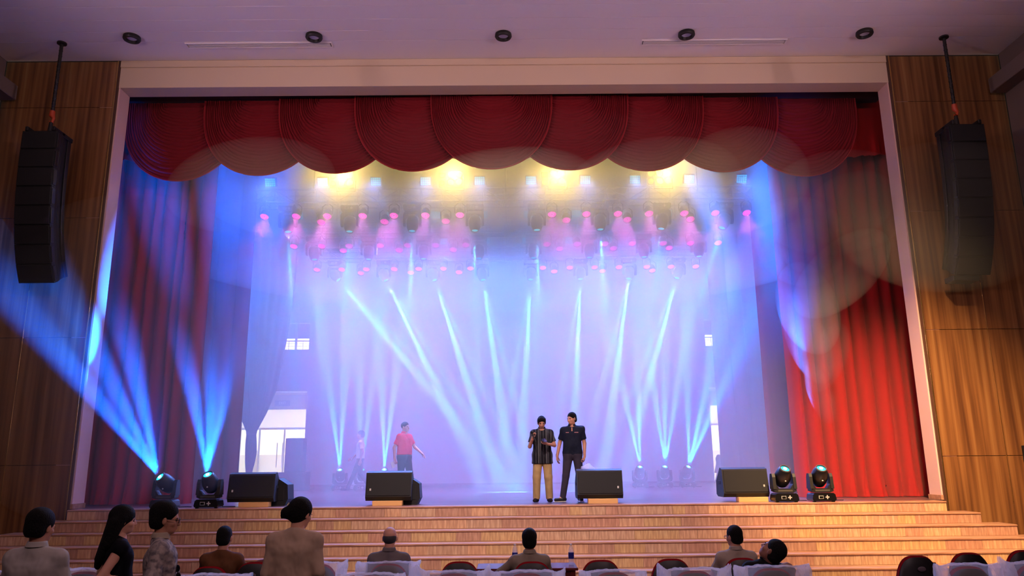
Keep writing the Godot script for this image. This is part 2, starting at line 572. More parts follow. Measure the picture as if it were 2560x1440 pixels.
	part("lettering", tm, M("sign_white", Color(0.9, 0.92, 0.95), 0.6), sg, Vector3(0, 0, 0.02))

func ceiling_fittings() -> void:
	var xs := [-7.29, -3.73, -0.02, 3.58, 7.09]
	for i in 5:
		var o := thing("downlight", "round black rimmed ceiling downlight with pale lens, " + place(i, 5), "downlight", Vector3(xs[i], 10.17, 0.58), "downlights over the stage front")
		part("ring", MB.new().lathe([[0.1, 0.0], [0.16, 0.0], [0.165, -0.05], [0.15, -0.075], [0.11, -0.075], [0.095, -0.03]], Vector3.ZERO, Basis(), 28), M("black_metal", Color.BLACK), o)
		part("lens", MB.new().lathe([[0.0, -0.032], [0.1, -0.03]], Vector3.ZERO, Basis(), 24), M("lens_off", Color(0.8, 0.78, 0.82), 0.4), o)
	for s in [[-4.9, "left"], [4.2, "right"]]:
		var o := thing("ceiling_vent", "long slotted air vent in the white ceiling, %s of the middle downlight" % s[1], "vent", Vector3(s[0], 10.17, 0.26), "ceiling vents")
		part("backing", bx(Vector3(0, -0.003, 0), Vector3(2.86, 0.006, 0.16)), M("black_metal", Color.BLACK), o)
		for k in 4:
			part("slat", bx(Vector3(0, -0.014, -0.065 + k * 0.0433), Vector3(2.84, 0.016, 0.017), 0.003), M("white_board", Color.WHITE), o)
		for e in [[0, 0.085, 2.92, 0.025], [0, -0.085, 2.92, 0.025], [1.45, 0, 0.025, 0.15], [-1.45, 0, 0.025, 0.15]]:
			part("frame", bx(Vector3(e[0], -0.012, e[1]), Vector3(e[2], 0.022, e[3]), 0.004), M("white_board", Color.WHITE), o)

func velvet(called: String, c: Color) -> StandardMaterial3D:
	var m := M(called, c, 0.85)
	m.rim_enabled = true
	m.rim = 0.6
	m.rim_tint = 0.8
	m.metallic_specular = 0.2
	return m

# hanging cloth with flat broad pleats parted by deep narrow grooves
func pleats(x0: float, x1: float, y0: float, y1: float, z: float, widths: Array, amp: float, seed_: int) -> MB:
	var f := FastNoiseLite.new()
	f.seed = seed_
	f.frequency = 0.35
	var tot := 0.0
	for w in widths:
		tot += w
	var rows := []
	for i in 41:
		var v := i / 40.0
		var y := lerpf(y0, y1, v)
		var low := clampf(1.0 - (y - y0) / 0.7, 0.0, 1.0)
		var row := []
		var x := x0
		for k in widths.size():
			var w: float = widths[k] / tot * (x1 - x0)
			for j in 14:
				var t := j / 14.0
				var s := pow(absf(sin(PI * t)), 0.34)
				var wob := f.get_noise_2d(k * 9.0, y * 0.6) * 0.05 * sin(PI * (x - x0 + w * t) / (x1 - x0))
				var soft := f.get_noise_2d((x + w * t) * 5.0, y * 0.35) * 0.045
				var hem := low * low * (f.get_noise_2d((x + w * t) * 16.0, y * 2.0 + 40.0) * 0.16 + 0.05)
				row.append(Vector3(x + w * t + wob, y, z + amp * (s - 1.0) + soft + hem))
			x += w
		row.append(Vector3(x1, y, z - amp * 0.3))
		rows.append(row)
	return MB.new().grid(rows)

func curtains() -> void:
	var red := velvet("red_velvet", Color(0.62, 0.06, 0.07))
	tag(part("stage_curtain", pleats(-9.0, -6.35, STAGE + 0.01, 9.9, -1.72, [0.4, 0.3, 0.5, 0.35, 0.28, 0.4, 0.22, 0.3, 0.45], 0.36, 3), red), "tall red velvet stage curtain drawn to the left of the opening", "curtain", "front stage curtains")
	tag(part("stage_curtain", pleats(5.9, 8.9, STAGE + 0.01, 9.9, -1.72, [0.26, 0.36, 0.3, 0.34, 0.24, 0.42, 0.36, 0.3, 0.4, 0.3], 0.36, 8), red), "tall red velvet stage curtain hanging at the right, brightest red at its foot", "curtain", "front stage curtains")
	var red2 := velvet("dark_red_velvet", Color(0.5, 0.05, 0.12))
	tag(part("side_curtain", pleats(-9.6, -6.12, STAGE + 0.01, 11.0, -3.7, [0.5, 0.4, 0.35, 0.4, 0.3, 0.35, 0.3], 0.16, 13), red2), "side curtain behind the left front curtain, washed blue by the light", "curtain", "side curtains")
	tag(part("side_curtain", pleats(6.0, 9.6, STAGE + 0.01, 11.0, -3.7, [0.5, 0.32, 0.6, 0.28, 0.5, 0.35, 0.5], 0.16, 17), red2), "side curtain behind the right front curtain, washed violet blue", "curtain", "side curtains")
	tag(part("rear_curtain", pleats(6.72, 10.6, STAGE + 0.01, 11.0, -10.5, [0.5, 0.4, 0.55, 0.35, 0.5, 0.4, 0.5], 0.16, 19), velvet("dusk_velvet", Color(0.38, 0.1, 0.2))), "rearmost curtain at the right, half covering the right back door and window", "curtain")
	# grey curtain tied in the middle before the left back door
	var keys := [[11.8, -10.4, -7.6], [9.96, -10.25, -7.56], [8.46, -10.1, -7.56], [6.3, -9.9, -7.75], [4.47, -9.55, -8.03], [3.78, -9.26, -8.29], [3.37, -9.09, -8.49], [3.06, -8.93, -8.64], [2.83, -8.96, -8.6], [2.43, -8.95, -8.57], [2.03, -8.92, -8.62], [1.74, -8.87, -8.7], [1.24, -8.92, -8.64]]
	var rows := []
	for i in 73:
		var y := lerpf(11.8, 1.24, i / 72.0)
		var a := 0
		while a < keys.size() - 2 and keys[a + 1][0] > y:
			a += 1
		var t: float = (keys[a][0] - y) / (keys[a][0] - keys[a + 1][0])
		t = clampf(t, 0.0, 1.0)
		var l: float = lerpf(keys[a][1], keys[a + 1][1], t)
		var r: float = lerpf(keys[a][2], keys[a + 1][2], t)
		var row := []
		for j in 61:
			var u := j / 60.0
			var dep := 0.06 + 0.05 * minf(1.0, (r - l) / 2.0)
			row.append(Vector3(lerpf(l, r, u), y, -12.5 + dep * sin(u * TAU * 8.0) + 0.1 * sin(PI * u) * (1.0 if r - l < 0.6 else 0.3)))
		rows.append(row)
	var tied := tag(part("tied_curtain", MB.new().grid(rows), velvet("grey_cloth", Color(0.34, 0.33, 0.36))), "grey backstage curtain gathered and tied before the left back door", "curtain")
	part("tie", MB.new().lathe([[0.16, 0.05], [0.18, 0.0], [0.16, -0.05]], Vector3(-8.79, 3.05, -12.5), Basis().scaled(Vector3(1, 1, 0.8)), 16), M("grey_tie", Color(0.3, 0.3, 0.32)), tied)
	# backing cloth and nine swags
	tag(part("valance_backing", pleats(-8.6, 8.6, 8.42, 10.2, -1.5, [1, 1, 1, 1, 1, 1, 1, 1, 1, 1, 1, 1, 1, 1, 1, 1, 1, 1], 0.05, 21), red), "plain red cloth hanging behind the swags of the valance", "valance")
	for i in 9:
		var cx := -0.29 + (i - 4) * 1.64 + (0.1 if i > 7 else 0.0) - (0.1 if i < 1 else 0.0)
		var nm: String = ["at the left jamb", "second from the left jamb", "third from the left jamb", "fourth from the left jamb", "at the centre of the valance, overlapping both its neighbours", "fourth from the right jamb", "third from the right jamb", "second from the right jamb", "at the right jamb"][i]
		var sw := part("swag", swag(cx, 9.68, 1.29, 1.76 + (0.08 if i == 0 or i == 8 else 0.0), -0.92 - 0.085 * absf(i - 4), 40 + i), velvet("haze_tinted_swag_velvet", Color(0.47, 0.11, 0.14)))  # red greyed in the cloth colour to stand in for a veil of haze
		tag(sw, "draped red velvet swag " + nm, "swag", "swags of the valance")
		part("hem", swag_hem(cx, 9.68, 1.29, 1.76 + (0.08 if i == 0 or i == 8 else 0.0), -0.92 - 0.085 * absf(i - 4)), velvet("hem_velvet", Color(0.6, 0.16, 0.18)), sw)

func swag_at(cx: float, top: float, hw: float, drop: float, z: float, u: float, v: float) -> Vector3:
	var ph := PI * u
	var xa := hw * (0.3 + 0.7 * v)
	return Vector3(cx - xa * cos(ph), top - drop * v * pow(sin(ph), 0.75), z + 0.1 * sin(ph) * v)

func swag(cx: float, top: float, hw: float, drop: float, z: float, seed_: int) -> MB:
	var f := FastNoiseLite.new()
	f.seed = seed_
	f.frequency = 0.9
	var rows := []
	var n := 23.0
	for i in 231:
		var v := i / 230.0
		var row := []
		for j in 49:
			var u := j / 48.0
			var p := swag_at(cx, top, hw, drop, z, u, v)
			var w := v * n + f.get_noise_2d(u * 2.0, v * 3.0) * 0.9
			var s := absf(sin(PI * w))
			var amp := 0.06 * (0.45 + 0.55 * absf(cos(PI * u))) * minf(1.0, v * 6.0)
			row.append(p + Vector3(0, 0, amp * (pow(s, 0.5) - 0.75) + 0.02 * f.get_noise_2d(u * 5.0 + 9.0, v * 9.0)))
		rows.append(row)
	return MB.new().grid(rows)

func swag_hem(cx: float, top: float, hw: float, drop: float, z: float) -> MB:
	var p := []
	for j in 41:
		p.append(swag_at(cx, top, hw, drop, z, j / 40.0, 1.0))
	return MB.new().tube(p, 0.014, 6, true)

# ------------------------------------------------------------------ stage lamps
func make_par() -> Node3D:
	var o := thing("par_light", "", "stage light", Vector3(0, 0, 0), "pink par lights")
	var B := Basis(Vector3.RIGHT, PI + 0.0)
	var T := Basis(Vector3.RIGHT, -0.55)
	part("can", MB.new().lathe([[0.0, 0.2], [0.06, 0.2], [0.1, 0.12], [0.105, -0.03], [0.098, -0.03], [0.095, 0.0]], Vector3.ZERO, T, 16), M("par_black", Color(0.07, 0.07, 0.08), 0.45), o)
	part("lens", MB.new().lathe([[0.0, -0.012], [0.096, -0.005]], Vector3.ZERO, T, 12), glow("pink_lens", Color(1.0, 0.2, 0.8), 3.4), o)
	var cells := MB.new()
	for k in 9:
		var a := TAU * k / 9
		cells.ball(T * Vector3(cos(a) * 0.066, -0.016, sin(a) * 0.066), Vector3(0.017, 0.008, 0.017), 8, 4, T)
	part("lens_cells", cells, M("pink_cell", Color(0.95, 0.2, 0.75), 0.25), o)
	part("lens_boss", MB.new().ball(T * Vector3(0, -0.016, 0), Vector3(0.018, 0.01, 0.018), 8, 4, T), M("plum", Color(0.35, 0.03, 0.32), 0.4), o)
	part("yoke", MB.new().tube([Vector3(-0.118, 0.04, 0), Vector3(-0.118, 0.22, 0.0), Vector3(-0.05, 0.28, 0), Vector3(0.05, 0.28, 0), Vector3(0.118, 0.22, 0), Vector3(0.118, 0.04, 0)], 0.011, 6), M("par_black", Color.BLACK), o)
	part("clamp", bx(Vector3(0, 0.28, 0), Vector3(0.07, 0.073, 0.022)).box(Vector3(0, 0.31, 0.034), Vector3(0.05, 0.13, 0.012)).box(Vector3(0, 0.371, 0.002), Vector3(0.05, 0.012, 0.07)), M("aluminium", Color.WHITE), o)
	return o

func make_panel() -> Node3D:
	var o := thing("led_panel", "", "stage light", Vector3.ZERO, "blue led panel lights")
	part("housing", bx(Vector3(0, 0, -0.06), Vector3(0.27, 0.22, 0.1), 0.012), M("par_black", Color(0.07, 0.07, 0.08), 0.45), o)
	part("face", MB.new().quad_(Vector3(0, 0, 0.002), 0.125, 0.1), glow("blue_face", Color(0.0, 0.3, 0.6), 1.2), o)
	var leds := MB.new()
	for i in 5:
		for j in 4:
			var c := Vector3(-0.096 + i * 0.048, -0.072 + j * 0.048, 0.0065)
			leds.quad(c + Vector3(-0.017, 0, 0), c + Vector3(0, -0.017, 0), c + Vector3(0.017, 0, 0), c + Vector3(0, 0.017, 0), Vector3.BACK)
	part("leds", leds, glow("cyan_led", Color(0.12, 0.9, 1.0), 4.5), o)
	part("bracket", MB.new().tube([Vector3(-0.15, 0.0, -0.06), Vector3(-0.15, -0.16, -0.06), Vector3(0.15, -0.16, -0.06), Vector3(0.15, 0.0, -0.06)], 0.01, 6), M("aluminium", Color.WHITE), o)
	part("foot", bx(Vector3(0, -0.18, -0.06), Vector3(0.34, 0.02, 0.06), 0.004), M("aluminium", Color.WHITE), o)
	return o

func make_blinder() -> Node3D:
	var o := thing("blinder", "", "stage light", Vector3.ZERO, "yellow four lamp blinders")
	part("housing", bx(Vector3(0, 0, -0.07), Vector3(0.4, 0.4, 0.1), 0.015), M("par_black", Color(0.07, 0.07, 0.08), 0.45), o)
	for i in 2:
		for j in 2:
			var c := Vector3(-0.095 + i * 0.19, -0.095 + j * 0.19, 0)
			var B := Basis(Vector3.RIGHT, PI / 2)
			var rr := part("reflector", MB.new().lathe([[0.05, -0.03], [0.09, 0.03], [0.095, 0.03]], c, B, 18), M("chrome", Color(0.9, 0.9, 0.9), 0.15, 1.0), o)
			part("lamp", MB.new().ball(c + Vector3(0, 0, 0.02), Vector3(0.075, 0.075, 0.025), 10, 4), glow("yellow_lamp", Color(1.0, 0.8, 0.2), 14.0), rr)
	# the dim pair of lamps on the left of each unit, given a faint glow
	for j in 2:
		var c2 := Vector3(-0.3, -0.095 + j * 0.19, -0.02)
		part("side_lamp", MB.new().lathe([[0.0, 0.02], [0.045, 0.025], [0.06, 0.035], [0.065, 0.0], [0.05, -0.06]], c2, Basis(Vector3.RIGHT, PI / 2), 16), glow("amber_lamp", Color(1.0, 0.85, 0.4), 0.7), o)
	part("side_housing", bx(Vector3(-0.3, 0, -0.07), Vector3(0.16, 0.36, 0.06), 0.01), M("par_black", Color.BLACK), o)
	part("bracket", MB.new().tube([Vector3(-0.22, 0.0, -0.07), Vector3(-0.22, -0.26, -0.07), Vector3(0.22, -0.26, -0.07), Vector3(0.22, 0.0, -0.07)], 0.012, 6), M("par_black", Color.BLACK), o)
	return o

# a moving head that stands on its base; dir is where the head looks in the thing's own axes
func make_head(dir: Vector3, flip: bool, label: String, group: String, at: Vector3, lens_e: float, turn := 0.0) -> Node3D:
	var o := thing("moving_head_light", label, "stage light", at, group)
	var blk := M("head_black", Color(0.045, 0.045, 0.05), 0.35)
	var arm := M("head_grey", Color(0.1, 0.095, 0.085), 0.5)
	var s := -1.0 if flip else 1.0
	var base := part("base", MB.new().prism([Vector2(-0.2, 0.02), Vector2(-0.215, 0.05), Vector2(-0.2, 0.13), Vector2(-0.17, 0.155), Vector2(0.17, 0.155), Vector2(0.2, 0.13), Vector2(0.215, 0.05), Vector2(0.2, 0.02)], -0.15, 0.15, Vector3.ZERO, Basis().scaled(Vector3(1, s, 1))), blk, o)
	part("display", bx(Vector3(-0.06, s * 0.085, 0.153), Vector3(0.085, 0.055, 0.006), 0.002), M("display_frame", Color(0.75, 0.75, 0.72), 0.4), base)
	part("screen", bx(Vector3(-0.06, s * 0.085, 0.157), Vector3(0.068, 0.04, 0.004)), M("display_dark", Color(0.08, 0.08, 0.07), 0.2), base)
	var cross := MB.new()
	cross.box(Vector3(0.05, s * 0.085, 0.154), Vector3(0.07, 0.02, 0.006), 0.002)
	cross.box(Vector3(0.05, s * 0.085, 0.154), Vector3(0.02, 0.07, 0.006), 0.002)
	part("buttons", cross, M("display_frame", Color.WHITE), base)
	for fx in [-0.17, 0.17]:
		part("foot", bx(Vector3(fx, s * 0.012, 0.1), Vector3(0.05, 0.024, 0.05), 0.004), M("par_black", Color(0.07, 0.07, 0.08)), base)
	# yoke: a plate and two tapering arms
	var yk := MB.new()
	yk.prism([Vector2(-0.2, 0.19), Vector2(-0.14, 0.165), Vector2(0.14, 0.165), Vector2(0.2, 0.19), Vector2(0.2, 0.235), Vector2(-0.2, 0.235)], -0.09, 0.09, Vector3.ZERO, Basis().scaled(Vector3(1, s, 1)))
	for sx in [-1.0, 1.0]:
		var poly := [Vector2(-0.1, 0.23), Vector2(0.1, 0.23), Vector2(0.075, 0.44), Vector2(0.045, 0.5), Vector2(-0.045, 0.5), Vector2(-0.075, 0.44)]
		yk.prism(poly, -0.028, 0.028, Vector3(sx * 0.185, 0, 0), Basis(Vector3(0, 0, 1), Vector3(0, s, 0), Vector3(1, 0, 0)))
		yk.prism([Vector2(0.0, 0.23), Vector2(0.06, 0.235), Vector2(0.0, 0.32)], -0.07, 0.07, Vector3(sx * 0.16, 0, 0), Basis().scaled(Vector3(-sx, s, 1)))
	part("yoke", yk, arm, o)
	part("yoke_plate", bx(Vector3(0, s * 0.2, 0.091), Vector3(0.26, 0.03, 0.004), 0.001), M("head_rim", Color(0.3, 0.29, 0.27), 0.4), o)
	# head: an egg of a shell round its optical axis
	var c := Vector3(0, s * 0.44, 0)
	var d := dir.normalized()
	var xr := Vector3.RIGHT
	var zz := xr.cross(d).normalized()
	xr = d.cross(zz).normalized()
	var B := Basis(xr, d, zz)
	var head := part("head", MB.new().lathe([[0.0, -0.2], [0.07, -0.19], [0.115, -0.15], [0.14, -0.07], [0.145, 0.02], [0.13, 0.11], [0.105, 0.17], [0.09, 0.195], [0.078, 0.195], [0.074, 0.17]], c, B, 22, true), blk, o)
	part("bezel", MB.new().lathe([[0.092, 0.18], [0.1, 0.19], [0.092, 0.203], [0.076, 0.2]], c, B, 22), M("head_rim", Color.WHITE), head)
	part("lens", MB.new().lathe([[0.0, 0.19], [0.076, 0.18]], c, B, 12, true), glow("teal_lens", Color(0.1, 0.75, 0.85), lens_e), head)
	if not flip:
		part("lens_core", MB.new().lathe([[0.0, 0.204], [0.034, 0.196]], c, B, 8, true), glow("white_lens", Color(0.8, 1.0, 1.0), lens_e * 3.0), head)
	part("lock_knob", MB.new().ball(c + B * Vector3(0.0, 0.03, 0.147), Vector3(0.014, 0.014, 0.01), 8, 5), M("display_frame", Color.WHITE), head)
	o.rotation.y = turn
	return o

func truss(label: String, z: float) -> void:
	var o := thing("lighting_truss", label, "truss", Vector3(0, 8.0, z), "box trusses over the stage")
	var al := M("aluminium", Color.WHITE)
	for dy in [0.0, 0.31]:
		for dz in [0.0, -0.45]:
			var cp := []
			for k in 60:
				cp.append(Vector3(-5.95 + k * 0.2, dy, dz))
			part("chord", MB.new().tube(cp, 0.024, 8), al, o)
	var up := MB.new().tube([Vector3.ZERO, Vector3(0, 0.31, 0)], 0.011, 5, false).mesh()
	var dg := MB.new().tube([Vector3.ZERO, Vector3(0.492, 0.31, 0)], 0.011, 5, false).mesh()
	var dg2 := MB.new().tube([Vector3(0, 0.31, 0), Vector3(0.492, 0, 0)], 0.011, 5, false).mesh()
	var cr := MB.new().tube([Vector3.ZERO, Vector3(0, 0, -0.45)], 0.011, 5, false).mesh()
	for k in 25:
		var x := -5.95 + k * 0.4915
		for dz in [0.0, -0.45]:
			part("upright", up, al, o, Vector3(x, 0, dz))
			if k < 24:
				part("brace", dg if k % 2 == 0 else dg2, al, o, Vector3(x, 0, dz))
		part("cross_bar", cr, al, o, Vector3(x, 0, 0))
		part("cross_bar", cr, al, o, Vector3(x, 0.31, 0))
	for x in [-4.6, 0.0, 4.6]:
		part("hoist_cable", MB.new().tube([Vector3(x, 0.31, -0.22), Vector3(x, 3.895, -0.22)], 0.014, 6), M("black_metal", Color.BLACK), o)

const PINK := Color(1.0, 0.48, 0.92)
const BLUE := Color(0.4, 0.58, 1.0)
const CYAN := Color(0.3, 0.75, 1.0)
const YELLOW := Color(1.0, 0.85, 0.5)
const E_PINK := 6.0
const E_BLUE := 1.0
const E_YEL := 13.0

func rigging() -> void:
	var rows := [["front", -3.0], ["middle", -5.5], ["rear", -8.0]]
	var par := make_par()
	var panel := make_panel()
	var used_par := false
	var used_panel := false
	var half := [1.08, 1.45, 1.89, 2.63, 2.92, 3.36, 4.19, 4.44, 4.92, 5.66]
	for r in 3:
		var nm: String = rows[r][0]
		var z: float = rows[r][1]
		truss("silver box truss hung across the stage, the %s one of three" % nm, z)
		# pink pars under the truss
		var xs := []
		for i in 10:
			xs.append(-half[9 - i])
		for i in 10:
			xs.append(half[i])
		for i in 20:
			var mid: bool = [1, 4, 7].has(i - 10) or [1, 4, 7].has(9 - i)
			var at := Vector3(xs[i], 7.66, z - (0.45 if mid else 0.0))
			var lab := "pink round par light under the %s truss, %s" % [nm, place(i, 20)]
			var o := par
			if used_par:
				o = dup(par, lab, at)
			else:
				used_par = true
				o.position = at
				o.set_meta("label", lab)
			spot(o, Vector3(0, -0.05, 0.02), Vector3(-0.35 * signf(xs[i]) if absf(xs[i]) < 1.2 else 0.0, -1.0, 0.12 - 0.18 * r), 42, PINK, E_PINK * [0.42, 0.4, 1.15][r], 0.9, 0.08)
		# blue led panels on top of it
		var px := [-5.58, -4.34, -3.08, -1.9, -0.62, 0.6, 1.89, 3.07, 4.36, 5.61]
		for i in 10:
			var at := Vector3(px[i], 8.5, z)
			var lab := "blue dotted led panel on the %s truss, %s" % [nm, place(i, 10)]
			var o := panel
			if used_panel:
				o = dup(panel, lab, at)
			else:
				used_panel = true
				o.position = at
				o.set_meta("label", lab)
			o.rotation.x = 0.5
			spot(o, Vector3(0, 0, 0.16), Vector3(0, -0.55, 1), 50, BLUE, E_BLUE * [3.0, 20.0, 76.0][r], 0.9, 0.14)
	# yellow blinders on the front truss
	var bl := make_blinder()
	var bx_ := [-3.76, -1.2, 1.22, 3.72]
	for i in 4:
		var lab := "four lamp yellow blinder blazing on the front truss, %s" % place(i, 4)
		var at := Vector3(bx_[i], 8.5, -2.86)
		var o := bl
		if i > 0:
			o = dup(bl, lab, at)
		else:
			o.position = at
			o.set_meta("label", lab)
		spot(o, Vector3(0, 0, 0.22), Vector3(0, -0.35, 1), 84, YELLOW, E_YEL, 1.0, 0.2)
	# moving heads hung under the trusses
	var hx := [-5.17, -3.7, -2.22, -0.74, 0.73, 2.23, 3.7, 5.18]
	for r in 3:
		for i in 8:
			var dir := Vector3(0.0, -1, 0.12)
			if r == 2:
				dir = Vector3([0.85, 0.5, 0.33, 0.14, -0.07, -0.09, -0.2, -0.36][i], -1, 0.25)
			elif i == 0:
				dir = Vector3(0.14, -1, 0.15)
			elif i == 7:
				dir = Vector3(-0.4 if r == 0 else -0.02, -1, 0.15)
			elif i == 6 and r == 0:
				dir = Vector3(-0.18, -1, 0.15)
			var o := make_head(dir, true, "moving head light hung under the %s truss, %s" % [rows[r][0], place(i, 8)], "hanging moving heads", Vector3(hx[i], 7.96, rows[r][1] - 0.22), 2.5)
			var d := dir.normalized()
			spot(o, Vector3(0, -0.44, 0) + d * 0.22, d, 1.6 if r < 2 else 2.3, CYAN, [700.0, 600.0, 2300.0][r], 0.5, 0.03)
			if r == 2:
				var d3 := (d + Vector3(0.11 * (1.0 if i < 4 else -1.0), 0, 0)).normalized()
				spot(o, Vector3(0, -0.44, 0) + d * 0.22, d3, 1.8, CYAN, 1300, 0.5, 0.03)

func floor_lights() -> void:
	var a := [
		["on the stage edge at the far left, shining up to the left", Vector3(-6.17, STAGE, -0.2), [Vector3(-0.92, 1, -0.05), Vector3(-0.66, 1, -0.12), Vector3(-0.42, 1, -0.2)], 2200.0, 2.3],
		["on the stage edge beside the leftmost wedge speaker, shining straight up", Vector3(-5.38, STAGE, -0.2), [Vector3(-0.36, 1, -0.26), Vector3(-0.12, 1, -0.28), Vector3(0.05, 1, -0.28)], 2200.0, 2.3],
		["at the back left of the stage, outermost of three", Vector3(-4.98, STAGE, -9.2), [Vector3(-0.17, 1, 0), Vector3(0.02, 1, 0)], 2200.0, 2.6],
		["at the back left of the stage, behind the man in white", Vector3(-4.34, STAGE, -9.2), [Vector3(-0.08, 1, 0), Vector3(0.09, 1, 0)], 1400.0, 2.4],
		["at the back left of the stage, behind the second wedge speaker", Vector3(-3.68, STAGE, -9.2), [Vector3(-0.06, 1, 0), Vector3(0.1, 1, 0)], 2200.0, 2.4],
		["at the back right of the stage, innermost of three", Vector3(3.86, STAGE, -9.0), [Vector3(-0.18, 1, 0), Vector3(0.02, 1, 0)], 2200.0, 2.6],
		["at the back right of the stage, middle one of three", Vector3(4.57, STAGE, -8.9), [Vector3(-0.1, 1, 0), Vector3(0.05, 1, 0), Vector3(0.22, 1, 0)], 2200.0, 2.4],
		["at the back right of the stage, outermost of three", Vector3(5.2, STAGE, -8.8), [Vector3(0.04, 1, 0), Vector3(0.28, 1, 0.05), Vector3(0.5, 1, 0.05)], 2200.0, 2.6],
		["on the right stage edge, beside the rightmost wedge speaker", Vector3(4.99, STAGE, -0.22), [Vector3(-0.1, 1, -0.3), Vector3(0.12, 1, -0.3)], 900.0, 4.0],
		["on the right stage edge, before the bright red curtain", Vector3(5.66, STAGE, -0.22), [Vector3(0.02, 1, -0.3)], 500.0, 4.0]]
	for i in a.size():
		var aim: Vector3 = a[i][2][a[i][2].size() / 2]
		var face := aim.normalized() * 0.8 + Vector3(0, 0, 0.85 if i > 7 or i < 2 else 0.55)
		var o := make_head(face, false, "moving head light " + a[i][0], "moving heads on the stage floor", a[i][1], 2.5)
		var at := Vector3(0, 0.44, 0) + face.normalized() * 0.23
		for d in a[i][2]:
			spot(o, at, d, 6.5 if i < 2 else 4.2, Color(0.05, 0.38, 1.0) if i < 2 else Color(0.14, 0.5, 1.0), a[i][3] * (0.36 if i < 2 else 0.9), 1.0, 0.03)
		if [0, 1, 7, 8].has(i):
			spot(o, at, [Vector3(-0.3, 1, -0.35), Vector3(-0.12, 1, -0.55), Vector3.UP, Vector3.UP, Vector3.UP, Vector3.UP, Vector3.UP, Vector3(0.35, 1, 0.2), Vector3(0.18, 1, -0.33)][i], 13, Color(0.05, 0.3, 1.0), [20.0, 110.0, 0, 0, 0, 0, 0, 700.0, 200.0][i], 1.0, 0.05)
		var cab := MB.new()
		var p := []
		for k in 5:
			p.append(Vector3(0.2 + k * 0.06, 0.02, -0.12 - 0.05 * sin(k * 0.9)))
		part("power_cable", cab.tube(p, 0.008, 5), M("par_black", Color.BLACK), o)

# ------------------------------------------------------------------ loudspeakers
func wedge(label: String, at: Vector3, side: float, turn := 0.0) -> Node3D:
	var o := thing("stage_monitor", label, "speaker", at, "wedge speakers along the stage edge")
	var blk := M("speaker_black", Color(0.05, 0.05, 0.055), 0.6)
	var pr := [Vector2(0.0, 0.07), Vector2(-0.07, 0.5), Vector2(-0.2, 0.53), Vector2(-0.5, 0.28), Vector2(-0.52, 0.04), Vector2(-0.42, 0.0), Vector2(-0.05, 0.0)]
	var B := Basis(Vector3(0, 0, 1), Vector3(0, 1, 0), Vector3(-1, 0, 0))
	part("cabinet", MB.new().prism(pr, -0.42, 0.42, Vector3.ZERO, B), blk, o)
	# perforated grille proud of the front, its frame, the badge in a corner
	var tilt := Basis(Vector3.RIGHT, -0.16)
	part("grille", bx(Vector3(0, 0.0, 0.0), Vector3(0.8, 0.4, 0.014), 0.006), M("grille_black", Color(0.06, 0.06, 0.065), 0.75), o, Vector3(0, 0.285, -0.028)).basis = tilt
	part("badge", bx(Vector3.ZERO, Vector3(0.03, 0.04, 0.006), 0.002), M("display_frame", Color.WHITE), o, Vector3(side * 0.33, 0.2, -0.005)).basis = tilt
	for sx in [-1.0, 1.0]:
		part("handle", bx(Vector3(sx * 0.421, 0.26, -0.26), Vector3(0.012, 0.06, 0.16), 0.005), M("grille_black", Color.WHITE), o)
	o.rotation.y = turn
	return o

